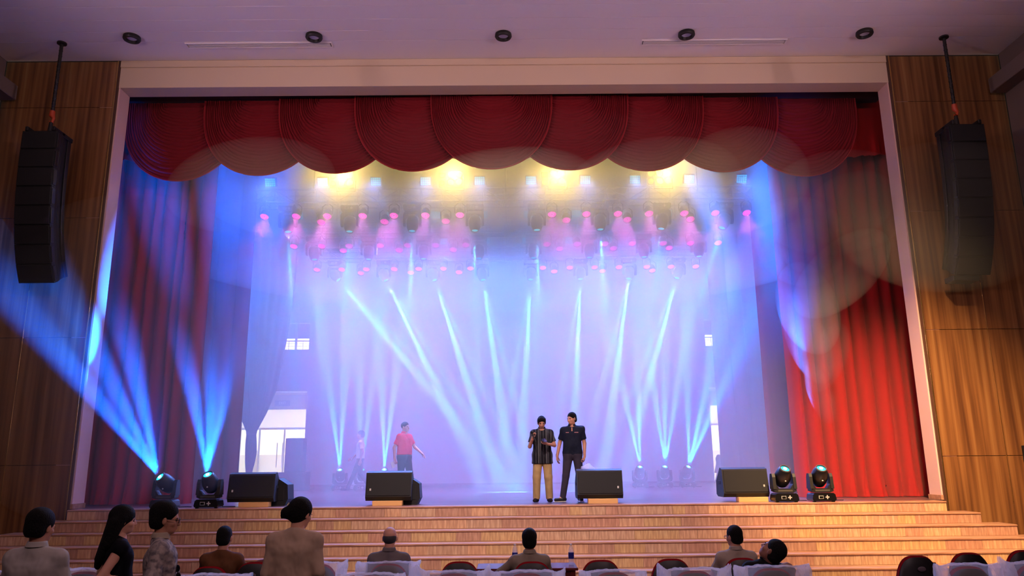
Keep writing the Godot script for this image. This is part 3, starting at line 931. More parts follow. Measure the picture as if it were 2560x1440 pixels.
func speakers() -> void:
	var pl := M("pale_block", Color(0.85, 0.66, 0.42), 0.5)
	var a := [[-4.72, -0.42, -1.0, "leftmost wedge speaker on the stage edge, next to a moving head light"], [-2.2, -0.42, -1.0, "wedge speaker on the stage edge hiding the legs of the man in the pink shirt"], [1.69, -0.42, 1.0, "wedge speaker on the stage edge by the man in the navy polo shirt"], [4.38, -0.42, 1.0, "rightmost wedge speaker on the stage edge, blackest of the four"]]
	for i in 4:
		wedge(a[i][3], Vector3(a[i][0], STAGE + 0.085, a[i][1]), a[i][2], [0.04, 0.0, 0.0, 0.0][i])
		var b := part("support_block", bx(Vector3(0.02 * i, 0.042, -0.1), Vector3(0.54, 0.085, 0.2), 0.004), pl, self, Vector3(a[i][0] + [0.08, -0.03, 0.0, 0.04][i], STAGE, a[i][1] + 0.05))
		tag(b, "pale wooden block propping up the front of the " + ["leftmost wedge speaker", "wedge speaker before the man in pink", "wedge speaker beside the man in navy", "rightmost wedge speaker"][i], "block", "blocks under the wedge speakers")
	# second cabinets lying behind the left two
	for k in 2:
		var o := thing("rear_monitor", ["dark speaker cabinet lying behind the leftmost wedge speaker", "dark speaker cabinet lying behind the wedge before the man in pink"][k], "speaker", Vector3([-4.28, -1.8][k], STAGE, [-0.95, -0.85][k]), "speakers behind the wedges")
		part("cabinet", MB.new().prism([Vector2(-0.25, 0.0), Vector2(-0.3, 0.12), Vector2(-0.25, 0.42), Vector2(-0.05, 0.5), Vector2(0.14, 0.38), Vector2(0.16, 0.12), Vector2(0.1, 0.0)], -0.2, 0.2), M("speaker_black", Color.BLACK), o)
		part("grille", bx(Vector3(-0.06, 0.24, 0.203), Vector3(0.28, 0.3, 0.012), 0.005), M("grille_black", Color.WHITE), o)
	# stack at the back left: a column on a bass box
	var st := thing("bass_speaker", "wide grey bass speaker box standing at the back left by the door", "speaker", Vector3(-6.5, STAGE, -9.6))
	part("cabinet", bx(Vector3(0, 0.27, 0), Vector3(0.92, 0.54, 0.6), 0.015), M("speaker_black", Color.BLACK), st)
	part("grille", bx(Vector3(0, 0.27, 0.304), Vector3(0.86, 0.48, 0.012), 0.005), M("grille_black", Color.WHITE), st)
	var co := thing("column_speaker", "tall grey speaker standing on the bass box at the back left", "speaker", Vector3(-6.44, STAGE + 0.54, -9.6))
	part("cabinet", bx(Vector3(0, 0.5, 0), Vector3(0.53, 1.0, 0.45), 0.015), M("speaker_black", Color.BLACK), co)
	part("grille", bx(Vector3(0, 0.5, 0.229), Vector3(0.48, 0.94, 0.012), 0.005), M("grille_black", Color.WHITE), co)
	# draped stand before the right back door
	var tr := thing("tripod_stand", "tripod stand with a cloth over it before the right back door", "stand", Vector3(7.3, STAGE, -13.0))
	for k in 3:
		var an := TAU * k / 3 + 0.4
		part("leg", MB.new().tube([Vector3(0, 0.62, 0), Vector3(cos(an) * 0.3, 0.0, sin(an) * 0.3)], 0.02, 6), M("par_black", Color.BLACK), tr)
	part("pole", MB.new().tube([Vector3(0, 0.3, 0), Vector3(0, 0.95, 0)], 0.024, 8), M("par_black", Color.BLACK), tr)
	part("cloth", MB.new().lathe([[0.0, 0.97], [0.06, 0.95], [0.12, 0.82], [0.1, 0.7], [0.15, 0.5], [0.19, 0.36], [0.17, 0.34]], Vector3.ZERO, Basis(), 12, true), M("plum_cloth", Color(0.3, 0.18, 0.34), 0.9), tr)
	# line arrays
	for s in [-1.0, 1.0]:
		var side := "left" if s < 0 else "right"
		var top := Vector3(s * 8.77, 8.16, 0.66)
		var o := thing("line_array", "tall curved black line array of loudspeakers hung before the %s wood wall" % side, "speaker", top, "hung line arrays")
		part("fly_frame", MB.new().box(Vector3(-0.25, 0.04, -0.28), Vector3(0.06, 0.09, 0.62), 0.01).box(Vector3(0.25, 0.04, -0.28), Vector3(0.06, 0.09, 0.62), 0.01).box(Vector3(0, 0.05, -0.28), Vector3(0.56, 0.06, 0.08), 0.01), M("array_black", Color(0.03, 0.032, 0.04), 0.6), o)
		part("rigging_link", MB.new().tube([Vector3(0.0, 0.05, -0.28), Vector3(0, 0.2, -0.28), Vector3(0, 0.3, -0.28)], [0.05, 0.04, 0.03], 8), M("array_black", Color.BLACK), o)
		var ang := [0.0, 0.03, 0.06, 0.1, 0.16, 0.24, 0.34, 0.46]
		var p := Vector3.ZERO
		for k in 8:
			var B := Basis(Vector3.RIGHT, ang[k])
			var h := 0.365
			var cab := Node3D.new()
			cab.name = "cabinet" if k == 0 else "cabinet_%03d" % k
			o.add_child(cab)
			cab.transform = Transform3D(B, p)
			# trapezoid in plan, its sides stepped behind the front
			var plan := [Vector2(-0.33, 0.0), Vector2(0.33, 0.0), Vector2(0.33, -0.12), Vector2(0.27, -0.3), Vector2(0.22, -0.55), Vector2(-0.22, -0.55), Vector2(-0.27, -0.3), Vector2(-0.33, -0.12)]
			part("body", MB.new().prism(plan, -h + 0.008, 0.0, Vector3.ZERO, Basis(Vector3(1, 0, 0), Vector3(0, 0, 1), Vector3(0, 1, 0))), M("array_black", Color.BLACK), cab)
			part("grille", bx(Vector3(0, -h / 2, 0.006), Vector3(0.64, h - 0.03, 0.016), 0.005), M("array_grille", Color(0.035, 0.04, 0.05), 0.7), cab)
			for sx in [-1.0, 1.0]:
				part("rigging_plate", bx(Vector3(sx * 0.335, -h / 2, -0.06), Vector3(0.02, h * 0.8, 0.09), 0.004), M("array_plate", Color(0.07, 0.07, 0.08), 0.4), cab)
				part("link_bar", bx(Vector3(sx * 0.25, -h / 2, -0.52), Vector3(0.03, h * 0.98, 0.1), 0.004), M("array_plate", Color.WHITE), cab)
			p += B * Vector3(0, -h, 0)
		if s > 0:
			part("lower_bracket", bx(p + Vector3(-0.14, -0.05, -0.12), Vector3(0.5, 0.1, 0.3), 0.01), M("array_plate", Color.WHITE), o)
		var ch := thing("hoist_chain", "dark chain with an orange hook holding up the %s line array" % side, "chain", Vector3(s * 8.77, 8.46, 0.38), "chains of the line arrays")
		part("chain", MB.new().tube([Vector3(0, 0.2, 0), Vector3(0, 1.71, 0)], 0.032, 8), M("black_metal", Color.BLACK), ch)
		var links := MB.new()
		for k in 26:
			links.ball(Vector3(0, 0.22 + k * 0.057, 0), Vector3(0.042 if k % 2 else 0.03, 0.034, 0.03 if k % 2 else 0.042), 8, 6)
		part("links", links, M("black_metal", Color.BLACK), ch)
		part("hook", MB.new().tube([Vector3(0, 0.24, 0), Vector3(0, 0.14, 0.0), Vector3(0.04, 0.08, 0), Vector3(0.02, 0.01, 0), Vector3(-0.03, 0.02, 0)], [0.05, 0.055, 0.03, 0.028, 0.02], 8), M("hook_orange", Color(0.7, 0.26, 0.12), 0.5), ch)
		part("ceiling_plate", MB.new().lathe([[0.0, 1.67], [0.09, 1.68], [0.09, 1.71]], Vector3.ZERO, Basis(), 14), M("black_metal", Color.BLACK), ch)
	var wb := thing("wall_box", "dark box fixed to the right wood wall at the edge of the view", "box", Vector3(9.72, 1.96, -0.27))
	part("case", bx(Vector3.ZERO, Vector3(0.42, 0.46, 0.16), 0.01), M("speaker_black", Color.BLACK), wb)
	part("lid", bx(Vector3(0, 0, 0.085), Vector3(0.38, 0.42, 0.014), 0.004), M("grille_black", Color.WHITE), wb)

# ------------------------------------------------------------------ bodies: a distance field on a grid, meshed as surface nets
class Field:
	var lo: Vector3
	var c: float
	var nx: int
	var ny: int
	var nz: int
	var F := PackedFloat32Array()
	func _init(a: Vector3, b: Vector3, cell: float) -> void:
		lo = a
		c = cell
		nx = int(ceil((b.x - a.x) / c)) + 1
		ny = int(ceil((b.y - a.y) / c)) + 1
		nz = int(ceil((b.z - a.z) / c)) + 1
		F.resize(nx * ny * nz)
		F.fill(1.0)
	func _span(a: Vector3, b: Vector3) -> Array:
		return [maxi(0, int((a.x - lo.x) / c)), mini(nx - 1, int((b.x - lo.x) / c) + 1), maxi(0, int((a.y - lo.y) / c)), mini(ny - 1, int((b.y - lo.y) / c) + 1), maxi(0, int((a.z - lo.z) / c)), mini(nz - 1, int((b.z - lo.z) / c) + 1)]
	# tapered capsule; flat cuts it square at its end b
	func cap(a: Vector3, b: Vector3, ra: float, rb: float, k := 0.03, flat := false) -> Field:
		var m := maxf(ra, rb) + k + 2.0 * c
		var s := _span(Vector3(minf(a.x, b.x) - m, minf(a.y, b.y) - m, minf(a.z, b.z) - m), Vector3(maxf(a.x, b.x) + m, maxf(a.y, b.y) + m, maxf(a.z, b.z) + m))
		var ba := b - a
		var l2 := maxf(ba.length_squared(), 1e-9)
		var ln := sqrt(l2)
		for iz in range(s[4], s[5] + 1):
			var pz: float = lo.z + iz * c - a.z
			for iy in range(s[2], s[3] + 1):
				var py: float = lo.y + iy * c - a.y
				var at: int = (iz * ny + iy) * nx
				for ix in range(s[0], s[1] + 1):
					var px: float = lo.x + ix * c - a.x
					var hh := (px * ba.x + py * ba.y + pz * ba.z) / l2
					var h := clampf(hh, 0.0, 1.0)
					var qx := px - ba.x * h
					var qy := py - ba.y * h
					var qz := pz - ba.z * h
					var d := sqrt(qx * qx + qy * qy + qz * qz) - ra - (rb - ra) * h
					if flat:
						d = maxf(d, (hh - 1.0) * ln)
					var f := F[at + ix]
					var e := k - absf(f - d)
					if e > 0.0:
						F[at + ix] = minf(f, d) - e * e / (4.0 * k)
					elif d < f:
						F[at + ix] = d
		return self
	func ell(o: Vector3, r: Vector3, B := Basis(), k := 0.02, sub := false) -> Field:
		var m := maxf(r.x, maxf(r.y, r.z)) + k + 2.0 * c
		var s := _span(o - Vector3.ONE * m, o + Vector3.ONE * m)
		var T := B.transposed()
		var mn := minf(r.x, minf(r.y, r.z))
		for iz in range(s[4], s[5] + 1):
			for iy in range(s[2], s[3] + 1):
				var at: int = (iz * ny + iy) * nx
				for ix in range(s[0], s[1] + 1):
					var q: Vector3 = T * (lo + Vector3(ix, iy, iz) * c - o)
					var q1 := q / r
					var k0 := q1.length()
					var k1 := (q1 / r).length()
					var d := k0 * (k0 - 1.0) / k1 if k1 > 1e-6 else -mn
					var f := F[at + ix]
					if sub:
						d = -d
						var e2 := k - absf(f - d)
						F[at + ix] = maxf(f, d) + (e2 * e2 / (4.0 * k) if e2 > 0.0 else 0.0)
						continue
					var e := k - absf(f - d)
					if e > 0.0:
						F[at + ix] = minf(f, d) - e * e / (4.0 * k)
					elif d < f:
						F[at + ix] = d
		return self
	# keeps what lies behind the plane p.n = d
	func cut(n: Vector3, d: float) -> Field:
		for iz in nz:
			for iy in ny:
				var at := (iz * ny + iy) * nx
				var base := n.y * (lo.y + iy * c) + n.z * (lo.z + iz * c) - d
				for ix in nx:
					var v := base + n.x * (lo.x + ix * c)
					var f := F[at + ix]
					var e := 0.012 - absf(f - v)
					F[at + ix] = maxf(f, v) + (e * e / 0.048 if e > 0.0 else 0.0)
		return self
	func to(mb: MB) -> MB:
		var ids := {}
		var first := mb.v.size()
		var near := c * 1.75
		var row := nx
		var sl := nx * ny
		var cells := PackedInt32Array()
		for iz in nz - 1:
			for iy in ny - 1:
				var at := iz * sl + iy * row
				for ix in nx - 1:
					var i := at + ix
					var f0 := F[i]
					if f0 > near or f0 < -near:
						continue
					var f1 := F[i + 1]
					var f2 := F[i + row]
					var f3 := F[i + row + 1]
					var f4 := F[i + sl]
					var f5 := F[i + sl + 1]
					var f6 := F[i + sl + row]
					var f7 := F[i + sl + row + 1]
					var n := int(f0 < 0) + int(f1 < 0) + int(f2 < 0) + int(f3 < 0) + int(f4 < 0) + int(f5 < 0) + int(f6 < 0) + int(f7 < 0)
					if n == 0 or n == 8:
						continue
					var p := Vector3.ZERO
					var k := 0
					if (f0 < 0) != (f1 < 0):
						p += Vector3(f0 / (f0 - f1), 0, 0); k += 1
					if (f2 < 0) != (f3 < 0):
						p += Vector3(f2 / (f2 - f3), 1, 0); k += 1
					if (f4 < 0) != (f5 < 0):
						p += Vector3(f4 / (f4 - f5), 0, 1); k += 1
					if (f6 < 0) != (f7 < 0):
						p += Vector3(f6 / (f6 - f7), 1, 1); k += 1
					if (f0 < 0) != (f2 < 0):
						p += Vector3(0, f0 / (f0 - f2), 0); k += 1
					if (f1 < 0) != (f3 < 0):
						p += Vector3(1, f1 / (f1 - f3), 0); k += 1
					if (f4 < 0) != (f6 < 0):
						p += Vector3(0, f4 / (f4 - f6), 1); k += 1
					if (f5 < 0) != (f7 < 0):
						p += Vector3(1, f5 / (f5 - f7), 1); k += 1
					if (f0 < 0) != (f4 < 0):
						p += Vector3(0, 0, f0 / (f0 - f4)); k += 1
					if (f1 < 0) != (f5 < 0):
						p += Vector3(1, 0, f1 / (f1 - f5)); k += 1
					if (f2 < 0) != (f6 < 0):
						p += Vector3(0, 1, f2 / (f2 - f6)); k += 1
					if (f3 < 0) != (f7 < 0):
						p += Vector3(1, 1, f3 / (f3 - f7)); k += 1
					ids[i] = mb.v.size()
					cells.append(i)
					mb.v.append(lo + (Vector3(ix, iy, iz) + p / k) * c)
					var g := Vector3(f1 + f3 + f5 + f7 - f0 - f2 - f4 - f6, f2 + f3 + f6 + f7 - f0 - f1 - f4 - f5, f4 + f5 + f6 + f7 - f0 - f1 - f2 - f3)
					mb.n.append(g.normalized() * 1e-6)
					mb.uv.append(Vector2.ZERO)
		for i in cells:
			var neg := F[i] < 0.0
			if neg != (F[i + 1] < 0.0) and ids.has(i - row) and ids.has(i - sl) and ids.has(i - row - sl):
				_quad(mb, ids[i], ids[i - row], ids[i - row - sl], ids[i - sl], neg)
			if neg != (F[i + row] < 0.0) and ids.has(i - 1) and ids.has(i - sl) and ids.has(i - 1 - sl):
				_quad(mb, ids[i], ids[i - sl], ids[i - 1 - sl], ids[i - 1], neg)
			if neg != (F[i + sl] < 0.0) and ids.has(i - 1) and ids.has(i - row) and ids.has(i - 1 - row):
				_quad(mb, ids[i], ids[i - 1], ids[i - 1 - row], ids[i - row], neg)
		for i in range(first, mb.n.size()):
			mb.n[i] = mb.n[i].normalized()
		return mb
	func _quad(mb: MB, a: int, b: int, d: int, e: int, neg: bool) -> void:
		var q := (mb.v[d] - mb.v[a]).cross(mb.v[e] - mb.v[b])
		if q.dot(mb.n[a] + mb.n[d] + mb.n[b] + mb.n[e]) < 0.0:
			q = -q
		for k in [a, b, d, e]:
			mb.n[k] += q
		if neg:
			mb.ix.append_array([a, d, b, a, e, d])
		else:
			mb.ix.append_array([a, b, d, a, d, e])

func S(p: Dictionary, k: String) -> Vector3:
	return p[k]

# joints of a standing figure 1.68 m tall that looks along +z; left is +x
func stand() -> Dictionary:
	return {
		"hip_l": Vector3(0.085, 0.9, 0), "knee_l": Vector3(0.1, 0.48, 0.02), "ankle_l": Vector3(0.105, 0.085, -0.03), "toe_l": Vector3(0.125, 0.03, 0.13),
		"hip_r": Vector3(-0.085, 0.9, 0), "knee_r": Vector3(-0.1, 0.48, 0.02), "ankle_r": Vector3(-0.105, 0.085, -0.03), "toe_r": Vector3(-0.125, 0.03, 0.13),
		"pelvis": Vector3(0, 0.92, 0), "waist": Vector3(0, 1.06, 0.01), "chest": Vector3(0, 1.27, 0.0), "neck": Vector3(0, 1.43, -0.01), "head": Vector3(0, 1.57, 0.015),
		"shoulder_l": Vector3(0.168, 1.352, -0.005), "elbow_l": Vector3(0.235, 1.1, -0.02), "wrist_l": Vector3(0.24, 0.865, 0.06), "hand_l": Vector3(0.24, 0.78, 0.09),
		"shoulder_r": Vector3(-0.168, 1.352, -0.005), "elbow_r": Vector3(-0.235, 1.1, -0.02), "wrist_r": Vector3(-0.24, 0.865, 0.06), "hand_r": Vector3(-0.24, 0.78, 0.09),
		"curl_l": 0.5, "curl_r": 0.5, "palm_l": Vector3(-1, 0, 0.2), "palm_r": Vector3(1, 0, 0.2),
		"head_yaw": 0.0, "head_pitch": 0.0, "head_roll": 0.0, "girth": 1.0}

func sit() -> Dictionary:
	var p := stand()
	for s in ["l", "r"]:
		var x := 1.0 if s == "l" else -1.0
		p["hip_" + s] = Vector3(0.09 * x, 0.5, 0)
		p["knee_" + s] = Vector3(0.12 * x, 0.5, 0.43)
		p["ankle_" + s] = Vector3(0.12 * x, 0.085, 0.4)
		p["toe_" + s] = Vector3(0.13 * x, 0.03, 0.56)
		p["shoulder_" + s] = Vector3(0.17 * x, 0.935, -0.06)
		p["elbow_" + s] = Vector3(0.25 * x, 0.72, 0.08)
		p["wrist_" + s] = Vector3(0.15 * x, 0.62, 0.3)
		p["hand_" + s] = Vector3(0.12 * x, 0.59, 0.38)
		p["palm_" + s] = Vector3(0, -1, 0)
	p["pelvis"] = Vector3(0, 0.51, -0.01)
	p["waist"] = Vector3(0, 0.65, -0.03)
	p["chest"] = Vector3(0, 0.86, -0.05)
	p["neck"] = Vector3(0, 1.015, -0.05)
	p["head"] = Vector3(0, 1.155, -0.02)
	return p

func head_basis(p: Dictionary) -> Basis:
	return Basis(Vector3.UP, p.head_yaw) * Basis(Vector3.RIGHT, p.head_pitch) * Basis(Vector3.BACK, p.head_roll)

func torso(f: Field, p: Dictionary, g: float, grow: float, k: float) -> void:
	for x in [-1.0, 1.0]:
		var sd := "l" if x > 0 else "r"
		var sh: Vector3 = p["shoulder_" + sd]
		var hip: Vector3 = p["hip_" + sd]
		var side := Vector3(x, 0, 0)
		var sv: Vector3 = (S(p, "shoulder_l") - S(p, "shoulder_r")).normalized() * x
		f.cap(S(p, "chest") + sv * 0.078 * g, S(p, "waist") + side * 0.062 * g, 0.098 * g + grow, 0.094 * g + grow, k)
		f.cap(S(p, "waist") + side * 0.06 * g, hip + Vector3(0, 0.02, 0), 0.094 * g + grow, 0.102 * g + grow, k)
		f.cap(sh + Vector3(0, -0.01, 0), S(p, "chest") + sv * 0.07, 0.05 + grow, 0.086 + grow, k)
		f.cap(sh + Vector3(0, 0.0, 0), S(p, "neck") + Vector3(0, -0.03, 0), 0.038 + grow, 0.05 + grow, k)

func bounds(p: Dictionary, keys: Array, m: float) -> Array:
	var a: Vector3 = p[keys[0]]
	var b := a
	for k in keys:
		var q: Vector3 = p[k]
		a = Vector3(minf(a.x, q.x), minf(a.y, q.y), minf(a.z, q.z))
		b = Vector3(maxf(b.x, q.x), maxf(b.y, q.y), maxf(b.z, q.z))
	return [a - Vector3.ONE * m, b + Vector3.ONE * m]

func hand(mb: MB, p: Dictionary, s: String, cell: float) -> void:
	var w: Vector3 = p["wrist_" + s]
	var h: Vector3 = p["hand_" + s]
	var d := (h - w).normalized()
	var pn: Vector3 = p["palm_" + s]
	pn = (pn - d * pn.dot(d)).normalized()
	var x := 1.0 if s == "l" else -1.0
	# the thumb lies on the side that faces forward when the palm faces the body
	var ts: Vector3 = (d.cross(pn) * x).normalized()
	var kn := w + d * 0.088
	var curl: float = p["curl_" + s]
	var f := Field.new(w - Vector3.ONE * 0.17, w + Vector3.ONE * 0.17 + d * 0.04, cell)
	f.cap(w - d * 0.03, w + d * 0.015, 0.026, 0.025, 0.01)
	for i in 4:
		f.cap(w + d * 0.012 + ts * (0.012 - i * 0.008), kn + ts * (0.03 - i * 0.02), 0.0165, 0.0125, 0.012)
	var ln := [0.072, 0.08, 0.075, 0.058]
	for i in 4:
		var a := kn + ts * (0.031 - i * 0.0205)
		var t := curl * (0.8 + 0.12 * i)
		var dir := d
		for j in 3:
			dir = (d * cos(t * (j + 0.6)) + pn * sin(t * (j + 0.6))).normalized()
			var l: float = ln[i] * [0.45, 0.31, 0.24][j]
			f.cap(a, a + dir * l, 0.0095 - j * 0.0009, 0.0088 - j * 0.001, 0.004)
			a += dir * l
	var ta := w + d * 0.022 + ts * 0.02 + pn * 0.006
	var td := (d * 0.62 + ts * 0.68 + pn * (0.25 + curl * 0.3)).normalized()
	f.cap(ta, ta + td * 0.045, 0.014, 0.0108, 0.01)
	var td2 := (d * 0.9 + ts * 0.2 + pn * (0.3 + curl * 0.3)).normalized()
	f.cap(ta + td * 0.045, ta + td * 0.045 + td2 * 0.03, 0.0105, 0.0085, 0.005)
	f.to(mb)

func head_field(p: Dictionary, cell: float) -> Field:
	var c: Vector3 = p.head
	var B := head_basis(p)
	var f := Field.new(c - Vector3(0.13, 0.17, 0.13), c + Vector3(0.13, 0.14, 0.14), cell)
	f.ell(c + B * Vector3(0, 0.03, -0.014), Vector3(0.073, 0.085, 0.094), B, 0.02)
	f.ell(c + B * Vector3(0, -0.035, 0.022), Vector3(0.058, 0.078, 0.068), B, 0.03)
	f.ell(c + B * Vector3(0, -0.085, 0.05), Vector3(0.03, 0.024, 0.03), B, 0.03)
	f.ell(c + B * Vector3(0, 0.012, 0.066), Vector3(0.05, 0.014, 0.018), B, 0.02)
	for x in [-1.0, 1.0]:
		f.ell(c + B * Vector3(x * 0.031, -0.006, 0.084), Vector3(0.016, 0.011, 0.012), B, 0.012, true)
		f.ell(c + B * Vector3(x * 0.04, -0.03, 0.056), Vector3(0.022, 0.018, 0.02), B, 0.02)
		f.ell(c + B * Vector3(x * 0.077, -0.012, -0.008), Vector3(0.009, 0.031, 0.019), B * Basis(Vector3.UP, x * 0.35), 0.008)
	f.cap(c + B * Vector3(0, 0.004, 0.084), c + B * Vector3(0, -0.032, 0.103), 0.008, 0.0125, 0.012)
	f.ell(c + B * Vector3(0, -0.036, 0.092), Vector3(0.018, 0.009, 0.012), B, 0.01)
	f.ell(c + B * Vector3(0, -0.058, 0.08), Vector3(0.022, 0.0055, 0.012), B, 0.008)
	f.ell(c + B * Vector3(0, -0.068, 0.079), Vector3(0.02, 0.0065, 0.012), B, 0.008)
	f.cap(S(p, "neck") + Vector3(0, -0.03, 0), c + B * Vector3(0, -0.04, -0.02), 0.055, 0.052, 0.02)
	return f

func hair_mesh(p: Dictionary, style: String, cell: float) -> MB:
	var c: Vector3 = p.head
	var B := head_basis(p)
	var lo := Vector3(0.15, 0.17, 0.17)
	if style == "long":
		lo = Vector3(0.17, 0.6, 0.22)
	var f := Field.new(c - lo, c + Vector3(0.15, 0.15, 0.15), cell)
	if style == "bald":
		# a low band round the back of the head
		f.ell(c + B * Vector3(0, 0.0, -0.018), Vector3(0.0765, 0.075, 0.095), B, 0.01)
		f.ell(c + B * Vector3(0, 0.085, 0.01), Vector3(0.1, 0.085, 0.12), B, 0.012, true)
	elif style == "crop":
		f.ell(c + B * Vector3(0, 0.035, -0.016), Vector3(0.079, 0.09, 0.098), B, 0.01)
	else:
		f.ell(c + B * Vector3(0, 0.037, -0.018), Vector3(0.081, 0.093, 0.1), B, 0.01)
		f.ell(c + B * Vector3(0, -0.025, -0.045), Vector3(0.074, 0.07, 0.068), B, 0.02)
	if style == "part":
		f.ell(c + B * Vector3(0.025, 0.075, 0.035), Vector3(0.055, 0.038, 0.06), B, 0.03)
		f.ell(c + B * Vector3(-0.045, 0.068, 0.03), Vector3(0.04, 0.038, 0.06), B, 0.03)
		for x in [-1.0, 1.0]:
			f.ell(c + B * Vector3(x * 0.066, 0.0, 0.0), Vector3(0.02, 0.06, 0.055), B, 0.02)
	if style == "full":
		f.ell(c + B * Vector3(0, 0.05, -0.03), Vector3(0.087, 0.094, 0.105), B, 0.02)
		f.ell(c + B * Vector3(0, -0.015, -0.06), Vector3(0.078, 0.08, 0.062), B, 0.02)
	# the face stays free
	f.ell(c + B * Vector3(0, -0.045, 0.095), Vector3(0.07, 0.092, 0.09), B, 0.015, true)
	if style != "long" and style != "bun":
		for x in [-1.0, 1.0]:
			f.ell(c + B * Vector3(x * 0.085, -0.035, 0.012), Vector3(0.025, 0.045, 0.03), B, 0.012, true)
		f.ell(c + B * Vector3(0, -0.15, -0.05), Vector3(0.12, 0.07, 0.12), B, 0.015, true)
	if style == "bun":
		f.ell(c + B * Vector3(0, 0.03, -0.03), Vector3(0.09, 0.1, 0.105), B, 0.02)
		f.ell(c + B * Vector3(0.06, -0.02, -0.105), Vector3(0.055, 0.05, 0.045), B, 0.03)
		f.cap(c + B * Vector3(0.08, -0.03, -0.12), c + B * Vector3(0.125, -0.03, -0.1), 0.02, 0.004, 0.02)
		f.cap(c + B * Vector3(0.08, -0.05, -0.12), c + B * Vector3(0.12, -0.075, -0.1), 0.014, 0.003, 0.02)
	if style == "curly":
		for i in 26:
			var a := i * 2.4
			var y := 0.1 - 0.21 * i / 25.0
			f.ell(c + B * Vector3(cos(a) * 0.08, y, -0.035 + sin(a) * 0.075), Vector3(0.026, 0.022, 0.026), B, 0.012)
	if style == "long":
		f.ell(c + B * Vector3(0, 0.035, -0.02), Vector3(0.089, 0.1, 0.108), B, 0.02)
		for i in 7:
			var x := -0.075 + i * 0.025
			f.cap(c + B * Vector3(x, -0.02, -0.075), S(p, "chest") + Vector3(x * 0.95, -0.02 - 0.03 * (i % 3), -0.155), 0.042, 0.022, 0.03)
		for x in [-1.0, 1.0]:
			f.cap(c + B * Vector3(x * 0.07, 0.02, -0.02), S(p, "neck") + Vector3(x * 0.085, -0.06, -0.075), 0.032, 0.03, 0.03)
	return f.to(MB.new())

func hair_mat() -> StandardMaterial3D:
	var m := M("hair_strands", Color(0.022, 0.019, 0.022), 0.75)
	m.metallic_specular = 0.3
	if m.heightmap_texture == null:
		m.heightmap_enabled = true
		m.heightmap_texture = noise_tex(61, 0.06, 3, [[0.0, Color.BLACK], [1.0, Color.WHITE]], 256)
		m.heightmap_scale = 1.2
		m.uv1_triplanar = true
		m.uv1_scale = Vector3(9, 2.5, 9)
	return m

func skin(tone: int) -> StandardMaterial3D:
	var m := M("skin_%d" % tone, [Color(0.76, 0.56, 0.46), Color(0.68, 0.48, 0.38), Color(0.56, 0.38, 0.3)][tone], 0.55)
	m.subsurf_scatter_enabled = false
	return m

